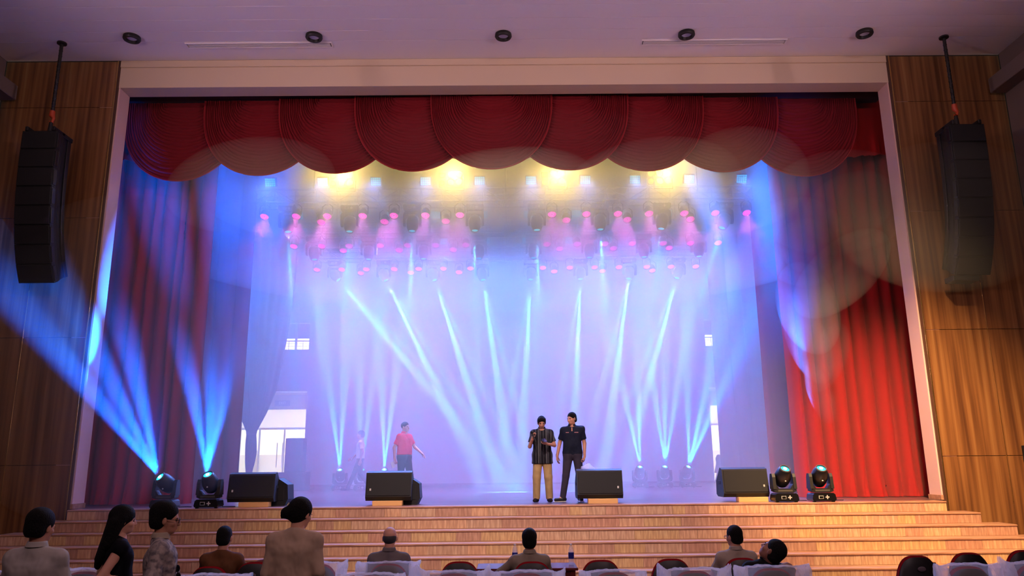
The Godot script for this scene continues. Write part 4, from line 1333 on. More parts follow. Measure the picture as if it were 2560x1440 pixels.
# a figure with its clothes; o: hair, hair colour, sleeve ("short", "long"), shirt and trousers materials, cells
func person(label: String, at: Vector3, turn: float, height: float, p: Dictionary, o: Dictionary) -> Node3D:
	var t := thing("person", label, "person", at, o.get("group", ""))
	t.rotation.y = turn
	var k := height / (1.68 if p.pelvis.y > 0.7 else 1.27)
	t.scale = Vector3.ONE * k
	var fine: float = o.get("fine", 0.006)
	var mid: float = o.get("mid", 0.016)
	var g: float = p.girth
	var sk := skin(o.get("tone", 1))
	# body
	var bb_ := bounds(p, ["hip_l", "knee_l", "ankle_l", "toe_l", "hip_r", "knee_r", "ankle_r", "toe_r", "elbow_l", "wrist_l", "elbow_r", "wrist_r", "shoulder_l", "shoulder_r", "neck"], 0.15)
	var f := Field.new(bb_[0], bb_[1] + Vector3(0, 0.02, 0), mid)
	torso(f, p, g, -0.012, 0.05)
	f.cap(S(p, "chest"), S(p, "neck"), 0.07, 0.052, 0.04)
	f.cap(S(p, "neck") + Vector3(0, -0.04, 0), S(p, "neck") + (S(p, "head") - S(p, "neck")) * 0.5, 0.054, 0.05, 0.02)
	for s in ["l", "r"]:
		f.cap(p["shoulder_" + s], p["elbow_" + s], 0.047, 0.038, 0.03)
		f.cap(p["elbow_" + s], p["wrist_" + s], 0.039, 0.026, 0.01)
		f.cap(p["hip_" + s], p["knee_" + s], 0.08, 0.052, 0.03)
		f.cap(p["knee_" + s], p["ankle_" + s], 0.052, 0.036, 0.015)
		f.cap(p["ankle_" + s], p["toe_" + s], 0.036, 0.026, 0.02)
	var mb := f.to(MB.new())
	head_field(p, fine).to(mb)
	for s in ["l", "r"]:
		hand(mb, p, s, o.get("hand", 0.0045))
	var body := part("body", mb, sk, t)
	# face
	var c: Vector3 = p.head
	var B := head_basis(p)
	var eyes := MB.new()
	var brows := MB.new()
	for x in [-1.0, 1.0]:
		eyes.ball(c + B * Vector3(x * 0.031, -0.005, 0.0775), Vector3(0.012, 0.006, 0.008), 10, 6, B)
		brows.ball(c + B * Vector3(x * 0.032, 0.013, 0.083), Vector3(0.018, 0.0038, 0.006), 10, 5, B * Basis(Vector3.BACK, -x * 0.12))
	part("eyes", eyes, M("eye_dark", Color(0.06, 0.04, 0.04), 0.3), t)
	part("eyebrows", brows, M("hair_black", Color(0.025, 0.022, 0.025), 0.6), t)
	part("lips", MB.new().ball(c + B * Vector3(0, -0.063, 0.0865), Vector3(0.02, 0.005, 0.006), 10, 5, B), M("lips", Color(0.5, 0.27, 0.25), 0.5), t)
	var hair: String = o.get("hair", "short")
	part("hair", hair_mesh(p, hair, o.get("haircell", 0.008)), hair_mat() if not o.has("haircol") else M("hair_grey", Color(0.2, 0.19, 0.19), 0.7), t)
	# shirt
	var sl: String = o.get("sleeve", "short")
	var kk := ["hip_l", "hip_r", "shoulder_l", "shoulder_r", "neck", "elbow_l", "elbow_r", "waist"]
	if sl == "long":
		kk += ["wrist_l", "wrist_r"]
	var bs := bounds(p, kk, 0.16)
	var hem: float = o.get("hem", 0.83)
	var fs := Field.new(bs[0], bs[1], o.get("cloth", 0.014))
	torso(fs, p, g, 0.012, 0.05)
	for s in ["l", "r"]:
		var sh: Vector3 = p["shoulder_" + s]
		var el: Vector3 = p["elbow_" + s]
		if sl == "long":
			fs.cap(sh, el, 0.056, 0.05, 0.04)
			fs.cap(el, p["wrist_" + s], 0.05, 0.04, 0.02, true)
		elif sl == "short":
			var e2 := sh.lerp(el, o.get("sleeve_len", 0.72))
			fs.cap(sh, e2, 0.053, 0.06, 0.035, true)
		else:
			fs.cap(sh, sh.lerp(el, 0.2), 0.058, 0.052, 0.03, true)
		if hem < 0.8 or p.pelvis.y < 0.7:
			fs.cap(p["hip_" + s], S(p, "hip_" + s).lerp(p["knee_" + s], 0.35), 0.112 * g, 0.116 * g, 0.05)
	if p.pelvis.y > 0.7:
		fs.cut(Vector3(0, -1, 0), -hem)
	# neck opening
	fs.cut((S(p, "head") - S(p, "neck") + Vector3(0, 0.0, 0.05)).normalized(), (S(p, "head") - S(p, "neck") + Vector3(0, 0.0, 0.05)).normalized().dot(S(p, "neck")) + 0.012)
	var shirt := part(o.get("top", "shirt"), fs.to(MB.new()), o.shirt, t)
	if o.get("collar", true):
		var up := (S(p, "head") - S(p, "neck")).normalized()
		var CB := Basis.looking_at(Vector3(0, 0, -1), up)
		var rows := []
		for i in 4:
			var row := []
			for j in 29:
				var a := lerpf(0.35, TAU - 0.35, j / 28.0) + PI / 2.0
				var r: float = [0.058, 0.064, 0.071, 0.08][i]
				row.append(S(p, "neck") + CB * Vector3(cos(a) * r, [0.035, 0.042, 0.03, 0.004][i] + (0.0 if i < 2 else -0.012 * maxf(0.0, sin(a))), sin(a) * r * 0.95 - 0.002))
			rows.append(row)
		part("collar", MB.new().grid(rows, Vector3.UP), o.get("collar_mat", o.shirt), shirt)
	# trousers
	if o.has("trousers"):
		var bt := bounds(p, ["hip_l", "hip_r", "knee_l", "knee_r", "ankle_l", "ankle_r", "waist"], 0.14)
		var ft := Field.new(bt[0], bt[1], o.get("cloth", 0.014) * 1.1)
		var wide: float = o.get("leg", 1.0)
		for s in ["l", "r"]:
			var hp: Vector3 = p["hip_" + s]
			ft.cap(S(p, "waist").lerp(hp, 0.6), hp, 0.1 * g, 0.108 * g, 0.04)
			ft.cap(hp, p["knee_" + s], 0.098 * g, 0.068 * wide, 0.03)
			ft.cap(p["knee_" + s], S(p, "ankle_" + s) + Vector3(0, -0.02, 0), 0.068 * wide, 0.058 * wide, 0.02, true)
		if p.pelvis.y > 0.7:
			ft.cut(Vector3(0, 1, 0), p.waist.y - 0.02)
		part("trousers", ft.to(MB.new()), o.trousers, t)
		if o.has("belt"):
			var fb := Field.new(Vector3(-0.26, o.belt - 0.04, -0.2), Vector3(0.26, o.belt + 0.04, 0.2), 0.009)
			for s in ["l", "r"]:
				var hq: Vector3 = p["hip_" + s]
				fb.cap(S(p, "waist").lerp(hq, 0.6), hq, 0.1 * g + 0.006, 0.108 * g + 0.006, 0.04)
			fb.cut(Vector3.UP, o.belt + 0.018)
			fb.cut(Vector3.DOWN, -(o.belt - 0.018))
			part("belt", fb.to(MB.new()), M("belt_black", Color(0.03, 0.03, 0.035), 0.35), t)
	# shoes
	if o.get("shoes", true):
		for s in ["l", "r"]:
			var an: Vector3 = p["ankle_" + s]
			var to: Vector3 = p["toe_" + s]
			var dd := to - an
			dd.y = 0
			dd = dd.normalized()
			var foot := Field.new(an - Vector3(0.16, 0.1, 0.16) + dd * 0.08, an + Vector3(0.16, 0.08, 0.16) + dd * 0.08, 0.011)
			var yb := minf(an.y - 0.045, to.y + 0.01)
			foot.cap(Vector3(an.x, an.y - 0.035, an.z) - dd * 0.035, Vector3(to.x, to.y + 0.012, to.z), 0.045, 0.036, 0.03)
			foot.cap(an, an + Vector3(0, -0.03, 0), 0.044, 0.048, 0.03)
			foot.cut(Vector3(0, -1, 0), -(to.y - 0.028))
			var sh2 := part("shoe", foot.to(MB.new()), o.get("shoe_mat", M("shoe_black", Color(0.05, 0.045, 0.045), 0.45)), t)
			if o.has("sole"):
				part("sole", MB.new().box(Vector3((an.x + to.x) / 2, to.y - 0.022, (an.z + to.z) / 2), Vector3(0.09, 0.018, 0.25), 0.008, Basis.looking_at(-dd, Vector3.UP)), M("sole_white", Color(0.8, 0.78, 0.74), 0.6), sh2)
	return t

func cloth(called: String, c: Color) -> StandardMaterial3D:
	var m := M(called, c, 0.85)
	m.metallic_specular = 0.25
	if m.heightmap_texture == null:
		if weave == null:
			weave = noise_tex(77, 0.012, 3, [[0.0, Color.BLACK], [1.0, Color.WHITE]], 256)
		m.heightmap_enabled = true
		m.heightmap_texture = weave
		m.heightmap_scale = 2.2
		m.uv1_triplanar = true
		m.uv1_scale = Vector3(1.6, 1.1, 1.6)
	return m

var weave: NoiseTexture2D

func people() -> void:
	# ---- on the stage
	var st := cloth("striped_shirt", Color(0.9, 0.9, 0.9))
	var g := GradientTexture2D.new()
	g.width = 256
	g.height = 16
	var gr := Gradient.new()
	gr.interpolation_mode = Gradient.GRADIENT_INTERPOLATE_CONSTANT
	gr.offsets = PackedFloat32Array([0.0, 0.16, 0.24, 0.5, 0.64, 0.72, 0.88])
	gr.colors = PackedColorArray([Color(0.12, 0.12, 0.15), Color(0.3, 0.3, 0.32), Color(0.1, 0.1, 0.13), Color(0.36, 0.37, 0.38), Color(0.14, 0.14, 0.17), Color(0.27, 0.27, 0.29), Color(0.1, 0.1, 0.13)])
	g.gradient = gr
	st.albedo_texture = g
	st.uv1_triplanar = true
	st.uv1_scale = Vector3(6.5, 1.0, 6.5)
	var p := stand()
	p.merge({"head_pitch": 0.42, "head_yaw": 0.12, "head": Vector3(0.0, 1.555, 0.05), "neck": Vector3(0, 1.43, 0.0),
		"elbow_r": Vector3(-0.245, 1.08, 0.04), "wrist_r": Vector3(-0.18, 1.24, 0.18), "hand_r": Vector3(-0.165, 1.31, 0.2), "palm_r": Vector3(0.7, 0.1, 0.2), "curl_r": 1.25,
		"elbow_l": Vector3(0.25, 1.1, 0.02), "wrist_l": Vector3(0.12, 1.12, 0.23), "hand_l": Vector3(0.05, 1.14, 0.27), "palm_l": Vector3(-0.2, 0.8, -0.4), "curl_l": 0.8,
		"knee_l": Vector3(0.115, 0.48, 0.02), "ankle_l": Vector3(0.13, 0.085, -0.03), "toe_l": Vector3(0.16, 0.03, 0.12), "knee_r": Vector3(-0.115, 0.48, 0.02), "ankle_r": Vector3(-0.13, 0.085, -0.03), "toe_r": Vector3(-0.165, 0.03, 0.12)}, true)
	person("person in a dark striped short-sleeved shirt and khaki trousers speaking into a microphone, head bowed", Vector3(0.66, STAGE, -1.0), -0.06, 1.62, p, {"hair": "part", "sleeve": "short", "shirt": st, "trousers": cloth("khaki", Color(0.62, 0.52, 0.36)), "hem": 0.74, "leg": 1.2, "shoe_mat": cloth("shoe_brown", Color(0.13, 0.1, 0.1)), "fine": 0.0055})
	var mic := thing("microphone", "black handheld microphone in the right hand of the man in the striped shirt", "microphone", Vector3(0.495, STAGE + 1.215, -0.775))
	var md := Vector3(-0.35, 0.8, -0.1).normalized()
	var mB := Basis(Vector3.RIGHT.slide(md).normalized(), md, Vector3.RIGHT.slide(md).normalized().cross(md))
	part("handle", MB.new().lathe([[0.0, -0.09], [0.013, -0.09], [0.017, 0.06], [0.02, 0.075]], Vector3.ZERO, mB, 14), M("par_black", Color.BLACK), mic)
	part("mesh_head", MB.new().ball(md * 0.095, Vector3(0.029, 0.034, 0.029), 14, 8, mB), M("mic_head", Color(0.1, 0.1, 0.11), 0.4, 0.6), mic)
	var ph := part("phone", bx(Vector3.ZERO, Vector3(0.075, 0.012, 0.15), 0.004), M("phone_black", Color(0.03, 0.03, 0.035), 0.2), self, Vector3(0.69, STAGE + 1.15, -0.715))
	ph.rotation = Vector3(0.5, 0.3, 0.1)
	tag(ph, "black phone held flat by the man in the striped shirt", "phone")
	# man in the navy polo
	p = stand()
	p.merge({"head_yaw": -0.75, "head_pitch": 0.12, "head_roll": 0.05, "shoulder_l": Vector3(0.185, 1.375, 0.01),
		"elbow_r": Vector3(-0.25, 1.1, -0.05), "wrist_r": Vector3(-0.3, 0.86, 0.02), "hand_r": Vector3(-0.3, 0.78, 0.05), "elbow_l": Vector3(0.235, 1.09, -0.03), "wrist_l": Vector3(0.23, 0.85, 0.06), "hand_l": Vector3(0.22, 0.77, 0.1), "curl_l": 1.2,
		"knee_r": Vector3(-0.14, 0.48, 0.06), "ankle_r": Vector3(-0.21, 0.085, 0.08), "toe_r": Vector3(-0.34, 0.03, 0.14), "knee_l": Vector3(0.12, 0.49, 0.0), "ankle_l": Vector3(0.12, 0.09, -0.08), "toe_l": Vector3(0.15, 0.03, 0.07)}, true)
	var navy := cloth("navy_polo", Color(0.085, 0.1, 0.16))
	var polo := person("person in a navy polo shirt and dark trousers holding a clear plastic bag, looking sideways", Vector3(1.26, STAGE, -1.15), -0.1, 1.685, p, {"hair": "short", "sleeve": "short", "shirt": navy, "trousers": cloth("plum_grey", Color(0.2, 0.18, 0.23)), "hem": 0.83, "sole": true, "fine": 0.0055})
	part("chest_print", MB.new().box(Vector3(0.085, 1.3, 0.115), Vector3(0.075, 0.012, 0.004), 0.001).box(Vector3(-0.09, 1.3, 0.115), Vector3(0.06, 0.01, 0.004), 0.001), M("print_pink", Color(0.75, 0.5, 0.5), 0.7), polo)
	part("button_placket", MB.new().box(Vector3(0.0, 1.36, 0.09), Vector3(0.022, 0.07, 0.008), 0.003), M("skin_1", Color.WHITE), polo)
	var bag := thing("plastic_bag", "small clear plastic bag with a packet inside, held by the man in navy", "bag", Vector3(1.53, STAGE + 0.52, -1.02))
	part("film", MB.new().grid(bag_rows(0.13, 0.2, 0.05, 5)), film("bag_film", 0.35), bag)
	part("packet", MB.new().box(Vector3(-0.02, 0.02, 0), Vector3(0.06, 0.2, 0.03), 0.008, Basis(Vector3.BACK, 0.7)), cloth("packet_grey", Color(0.3, 0.28, 0.3)), bag)
	# man in the pink shirt, walking right
	p = stand()
	p.merge({"head_yaw": 0.15, "knee_l": Vector3(0.1, 0.49, 0.1), "ankle_l": Vector3(0.1, 0.09, 0.16), "toe_l": Vector3(0.11, 0.03, 0.32), "knee_r": Vector3(-0.1, 0.5, 0.0), "ankle_r": Vector3(-0.1, 0.12, -0.22), "toe_r": Vector3(-0.11, 0.03, -0.08),
		"elbow_l": Vector3(0.26, 1.12, 0.08), "wrist_l": Vector3(0.27, 0.98, 0.28), "hand_l": Vector3(0.27, 0.93, 0.36), "palm_l": Vector3(-0.4, -0.7, 0), "curl_l": 0.35, "elbow_r": Vector3(-0.25, 1.1, -0.08), "wrist_r": Vector3(-0.25, 0.86, -0.06), "hand_r": Vector3(-0.25, 0.78, -0.04), "curl_r": 1.1, "girth": 1.08}, true)
	person("person in a bright pink polo shirt and navy trousers walking across the stage", Vector3(-2.4, STAGE, -4.0), 0.95, 1.69, p, {"hair": "crop", "tone": 0, "sleeve": "short", "shirt": cloth("pink_polo", Color(0.86, 0.1, 0.22)), "trousers": cloth("navy_trousers", Color(0.06, 0.07, 0.13)), "hem": 0.94, "belt": 0.925, "fine": 0.0065})
	var paper := part("folded_paper", MB.new().box(Vector3.ZERO, Vector3(0.09, 0.15, 0.012), 0.003), cloth("paper_white", Color(0.85, 0.85, 0.85)), self, Vector3(-2.63, STAGE + 0.73, -3.86))
	paper.rotation = Vector3(0.2, 0.5, 0.4)
	tag(paper, "folded white paper in the hand of the man in the pink shirt", "paper")
	# man in white at the back, walking left
	p = stand()
	p.merge({"knee_l": Vector3(0.09, 0.5, -0.02), "ankle_l": Vector3(0.09, 0.14, -0.3), "toe_l": Vector3(0.1, 0.04, -0.17), "knee_r": Vector3(-0.09, 0.5, 0.16), "ankle_r": Vector3(-0.09, 0.1, 0.34), "toe_r": Vector3(-0.1, 0.05, 0.5),
		"elbow_r": Vector3(-0.24, 1.1, 0.06), "wrist_r": Vector3(-0.24, 0.93, 0.24), "hand_r": Vector3(-0.24, 0.88, 0.32), "elbow_l": Vector3(0.24, 1.09, -0.06), "wrist_l": Vector3(0.25, 0.85, -0.02), "hand_l": Vector3(0.25, 0.77, 0.0)}, true)
	person("person in a white short-sleeved shirt striding left at the back of the stage", Vector3(-4.25, STAGE, -8.4), -1.45, 1.69, p, {"hair": "short", "tone": 1, "sleeve": "short", "shirt": cloth("white_shirt", Color(0.82, 0.8, 0.8)), "trousers": cloth("blue_trousers", Color(0.13, 0.13, 0.2)), "hem": 0.9, "fine": 0.008, "mid": 0.018, "hand": 0.006})
	# ---- in the hall, seen from behind
	var A := {"mid": 0.02, "fine": 0.0065, "hand": 0.007, "cloth": 0.016}
	p = stand()
	p.merge({"head_yaw": -0.25, "head_pitch": 0.16, "elbow_r": Vector3(-0.23, 1.09, 0.04), "elbow_l": Vector3(0.225, 1.09, 0.05), "wrist_r": Vector3(-0.2, 0.98, 0.25), "hand_r": Vector3(-0.17, 0.97, 0.33), "wrist_l": Vector3(0.2, 0.98, 0.25), "hand_l": Vector3(0.17, 0.97, 0.33), "girth": 1.03}, true)
	var wm := person("person in a plain white short-sleeved shirt standing with the back turned, at the far left", Vector3(-3.43, 0, 8.15), PI, 1.64, p, A.merged({"hair": "full", "sleeve": "short", "sleeve_len": 0.95, "shirt": cloth("pale_shirt", Color(0.62, 0.6, 0.58)), "trousers": cloth("dark_trousers", Color(0.08, 0.08, 0.1)), "cloth": 0.012}))
	p = stand()
	p.merge({"head_yaw": 0.0, "head_pitch": 0.05, "elbow_r": Vector3(-0.2, 1.12, -0.14), "wrist_r": Vector3(-0.16, 1.06, 0.12), "hand_r": Vector3(-0.12, 1.05, 0.2), "elbow_l": Vector3(0.2, 1.12, -0.1), "wrist_l": Vector3(0.14, 1.06, 0.14), "hand_l": Vector3(0.1, 1.05, 0.21)}, true)
	person("person with very long loose black hair and a dark navy dress, standing in profile", Vector3(-3.3, 0, 7.2), PI - 1.0, 1.62, p, A.merged({"hair": "long", "tone": 0, "sleeve": "none", "shirt": cloth("navy_dress", Color(0.03, 0.03, 0.06)), "hem": 0.5, "top": "dress", "collar": false, "trousers": cloth("navy_dress", Color.BLACK)}))
	var leafy := cloth("leafy_shirt", Color(0.9, 0.88, 0.86))
	leafy.albedo_texture = noise_tex(31, 0.03, 3, [[0.0, Color(0.36, 0.34, 0.36)], [0.42, Color(0.5, 0.48, 0.5)], [0.55, Color(0.66, 0.63, 0.62)], [1.0, Color(0.74, 0.7, 0.68)]], 256)
	leafy.uv1_triplanar = true
	leafy.uv1_scale = Vector3(2.2, 2.2, 2.2)
	p = stand()
	p.merge({"head_pitch": 0.1, "elbow_r": Vector3(-0.26, 1.1, -0.05), "elbow_l": Vector3(0.24, 1.1, 0.1), "wrist_l": Vector3(0.22, 0.94, 0.28), "hand_l": Vector3(0.21, 0.9, 0.36), "girth": 1.1}, true)
	var pm := person("person in a grey leaf-patterned shirt and glasses standing in profile beside the long-haired woman", Vector3(-2.7, 0, 7.75), PI - 1.2, 1.665, p, A.merged({"hair": "full", "sleeve": "short", "sleeve_len": 0.95, "shirt": leafy, "collar_mat": cloth("collar_beige", Color(0.6, 0.55, 0.48)), "trousers": cloth("dark_trousers", Color.BLACK), "fine": 0.0055, "cloth": 0.012}))
	spectacles(pm, p)
	var sg := thing("sunglasses", "dark sunglasses hooked on the chest of the leaf-patterned shirt", "sunglasses", Vector3(-2.55, 1.19, 7.78))
	for k in 2:
		part("lens", MB.new().ball(Vector3(0.01 * k, -0.055 * k, 0), Vector3(0.02, 0.027, 0.008), 12, 8), M("lens_dark", Color(0.05, 0.05, 0.1), 0.1), sg)
	part("bridge", MB.new().tube([Vector3(0.0, -0.02, 0.004), Vector3(0.012, -0.035, 0.004)], 0.004, 6), M("lens_dark", Color.BLACK), sg)
	# woman in the cream jacket
	p = stand()
	p.merge({"head_yaw": -0.5, "head_pitch": 0.3, "head": Vector3(-0.03, 1.56, 0.04), "neck": Vector3(-0.01, 1.43, 0.0), "elbow_r": Vector3(-0.215, 1.1, -0.03), "elbow_l": Vector3(0.21, 1.1, -0.03), "wrist_r": Vector3(-0.2, 0.88, 0.1), "hand_r": Vector3(-0.19, 0.82, 0.16), "wrist_l": Vector3(0.2, 0.88, 0.1), "hand_l": Vector3(0.19, 0.82, 0.16), "girth": 0.95}, true)
	var cr := person("person in a cream long-sleeved jacket with pinned up black hair, standing with back turned", Vector3(-1.77, 0, 7.35), PI, 1.68, p, A.merged({"hair": "bun", "tone": 0, "sleeve": "long", "shirt": cloth("cream_jacket", Color(0.66, 0.57, 0.49)), "top": "jacket", "hem": 0.72, "collar": false, "trousers": cloth("dark_trousers", Color.BLACK), "haircell": 0.007, "cloth": 0.011}))
	var clip := MB.new()
	var hb := head_basis(p)
	for k in 9:
		clip.ball(S(p, "head") + hb * Vector3(0.085 - 0.004 * k + 0.008 * (k % 2), 0.06 - k * 0.013, -0.085 - 0.012 * sin(k * 0.4)), Vector3(0.009, 0.009, 0.009), 8, 6)
	part("hair_clip", clip, cloth("clip_pearl", Color(0.8, 0.76, 0.66)), cr)
	# seated row
	var rows := [
		["person with short tousled hair in a brown shirt, seated left of the cream jacket", -3.19, 5.0, 1.29, "short", "brown_shirt", Color(0.36, 0.23, 0.14), 0.0, 0.08],
		["person with curly black hair, seated and mostly hidden behind the cream jacket", -2.6, 5.0, 1.19, "curly", "rust_top", Color(0.42, 0.22, 0.2), -0.3, 0.1],
		["person with a bald crown and a grey shirt, seated between plastic covered chairs", -1.33, 5.0, 1.27, "bald", "grey_shirt", Color(0.4, 0.37, 0.36), 0.0, 0.0],
		["person with cropped black hair seated at the table between two water bottles", 0.24, 5.0, 1.22, "full", "beige_shirt", Color(0.5, 0.46, 0.4), 0.0, 0.0],
		["person with glasses, short black hair and a pale collared shirt, seated at the right", 2.55, 5.0, 1.24, "short", "stone_shirt", Color(0.58, 0.53, 0.48), 0.5, 0.05]]
	for i in 5:
		var r: Array = rows[i]
		p = sit()
		p.head_yaw = r[7]
		p.head_pitch = r[8]
		if i == 3:
			p.merge({"elbow_l": Vector3(0.34, 0.8, 0.02), "wrist_l": Vector3(0.42, 0.72, 0.2), "hand_l": Vector3(0.45, 0.71, 0.27)}, true)
		var o := A.merged({"hair": r[4], "tone": 1 if i != 2 else 0, "sleeve": "long" if i == 3 else "short", "shirt": cloth(r[5], r[6]), "trousers": cloth("dark_trousers", Color.BLACK), "collar": i > 1, "group": ""})
		if i == 2:
			o["haircol"] = true
		var s := person(r[0], Vector3(r[1], 0, r[2]), PI, r[3], p, o)
		if i == 4:
			spectacles(s, p)
	p = sit()
	p.merge({"head": Vector3(-0.03, 1.09, -0.16), "neck": Vector3(0, 1.0, -0.1), "chest": Vector3(0, 0.85, -0.08), "head_pitch": -0.75, "head_yaw": 0.75, "head_roll": 0.25, "shoulder_l": Vector3(0.18, 0.93, -0.1), "shoulder_r": Vector3(-0.18, 0.93, -0.1)}, true)
	person("person seated at the right with the head leaning far back, looking up", Vector3(2.5, 0, 6.2), PI, 1.3, p, A.merged({"hair": "short", "tone": 2, "sleeve": "short", "shirt": cloth("black_shirt", Color(0.05, 0.05, 0.06)), "trousers": cloth("dark_trousers", Color.BLACK)}))

func spectacles(t: Node3D, p: Dictionary) -> void:
	var c: Vector3 = p.head
	var B := head_basis(p)
	var m := MB.new()
	for x in [-1.0, 1.0]:
		var ring := []
		for k in 13:
			ring.append(c + B * Vector3(x * 0.034 + cos(TAU * k / 12) * 0.024, -0.006 + sin(TAU * k / 12) * 0.018, 0.1))
		m.tube(ring, 0.0028, 5, false)
		m.tube([c + B * Vector3(x * 0.058, -0.002, 0.1), c + B * Vector3(x * 0.08, 0.0, 0.06), c + B * Vector3(x * 0.082, 0.0, -0.015)], 0.0028, 5)
	m.tube([c + B * Vector3(-0.01, -0.003, 0.1), c + B * Vector3(0.01, -0.003, 0.1)], 0.0028, 5)
	part("glasses", m, M("spectacle_frame", Color(0.08, 0.07, 0.07), 0.3), t)

func film(called: String, a: float) -> StandardMaterial3D:
	var m := M(called, Color(0.93, 0.9, 0.94, a), 0.35)
	m.backlight_enabled = true
	m.backlight = Color(0.95, 0.95, 0.95)
	m.transparency = BaseMaterial3D.TRANSPARENCY_ALPHA
	return m

# crumpled bag: rows round a flattened box
func bag_rows(hw: float, h: float, d: float, seed_: int) -> Array:
	var f := FastNoiseLite.new()
	f.seed = seed_
	f.frequency = 4.0
	var rows := []
	for i in 13:
		var v := i / 12.0
		var row := []
		for j in 33:
			var a := TAU * j / 32.0
			var w := sin(PI * minf(1.0, 0.12 + v * 0.95)) if v < 0.4 else 1.0 - 0.75 * maxf(0.0, v - 0.6) / 0.4
			var q := Vector3(cos(a) * hw * w, v * h, sin(a) * d * w)
			row.append(q + Vector3(f.get_noise_3dv(q * 3.0), f.get_noise_3dv(q * 3.0 + Vector3(9, 0, 0)), f.get_noise_3dv(q * 3.0 + Vector3(0, 9, 0))) * 0.03)
		rows.append(row)
	return rows

# ------------------------------------------------------------------ seats, table, bottles
func shell_back(hw: float, y0: float, y1: float, thick: float, zback: float, bulge: float) -> MB:
	# rounded back: outline a superellipse on top, straight at the sides
	var mb := MB.new()
	for side in [-1.0, 1.0]:
		var rows := []
		for i in 15:
			var v := i / 14.0
			var row := []
			for j in 25:
				var u := -1.0 + 2.0 * j / 24.0
				var e := pow(maxf(0.0, 1.0 - pow(absf(u), 3.2)), 0.42)
				var y := lerpf(y0, lerpf(y0 + 0.06, y1, e), v)
				var edge := maxf(pow(absf(u), 6.0), pow(absf(2.0 * v - 1.0), 8.0))
				row.append(Vector3(u * hw, y, zback + side * thick / 2.0 * (1.0 - 0.8 * edge) - bulge * (1.0 - u * u) + 0.1 * (0.5 - v)))
			rows.append(row)
		mb.grid(rows, Vector3(0, 0, side))
	return mb

func make_chair() -> Node3D:
	# faces -z (the stage); its back towards the camera
	var o := thing("hall_chair", "", "chair", Vector3.ZERO, "chairs of the front row")
	part("back_shell", shell_back(0.25, 0.34, 0.91, 0.03, 0.26, -0.03), M("chair_shell", Color(0.03, 0.03, 0.045), 0.45), o)
	part("cushion", shell_back(0.255, 0.36, 0.925, 0.06, 0.222, -0.03), cloth("chair_red", Color(0.5, 0.05, 0.09)), o)
	part("badge", MB.new().ball(Vector3(0, 0.795, 0.291), Vector3(0.046, 0.028, 0.008), 16, 8), M("badge_grey", Color(0.34, 0.29, 0.33), 0.55), o)
	part("seat", bx(Vector3(0, 0.43, 0.0), Vector3(0.48, 0.1, 0.46), 0.03), cloth("chair_red", Color.RED), o)
	for x in [-0.27, 0.27]:
		part("armrest", bx(Vector3(x, 0.62, 0.02), Vector3(0.05, 0.04, 0.4), 0.012), M("arm_wood", Color(0.35, 0.2, 0.12), 0.4), o)
		part("side_frame", MB.new().box(Vector3(x, 0.3, 0.15), Vector3(0.04, 0.6, 0.06), 0.01).box(Vector3(x, 0.02, 0.05), Vector3(0.05, 0.04, 0.4), 0.01), M("chair_shell", Color.BLACK), o)
	return o

func make_bag(seed_: int, ear_l: float, ear_r: float, hw: float, top: float, u0 := -1.0, u1 := 1.0, grow := 0.0, v0 := 0.0) -> MB:
	# a square clear bag pulled over the rounded back: its free corners stand off
	var f := FastNoiseLite.new()
	f.seed = seed_
	f.frequency = 1.0
	var mb := MB.new()
	for side in [-1.0, 1.0]:
		var rows := []
		for i in 29:
			var v := lerpf(v0, 1.0, i / 28.0)
			var row := []
			for j in 41:
				var u := lerpf(u0, u1, j / 40.0)
				var e := pow(maxf(0.0, 1.0 - pow(absf(u), 3.0)), 0.42)
				var ear := ear_r if u > 0.0 else ear_l
				var tall := lerpf(top - 0.12, top, e) + ear * pow(absf(u), 7.0) * 1.0
				var q := Vector3(u * hw, lerpf(0.4, tall, v), 0)
				var edge := maxf(pow(absf(u), 4.0), pow(v, 9.0))
				q.z = 0.255 + side * (0.062 * (1.0 - edge) + grow) + 0.1 * (0.5 - v)
				var amt := 0.25 + edge
				q += Vector3(f.get_noise_3d(q.x * 7.0, q.y * 7.0, side * 3.0), 0.7 * f.get_noise_3d(q.x * 9.0, q.y * 9.0 + 20.0, 1.0), side * (0.5 + f.get_noise_3d(q.x * 16.0, q.y * 12.0, 40.0 + side))) * 0.016 * amt
				row.append(q)
			rows.append(row)
		mb.grid(rows, Vector3(0, 0, side))
	return mb

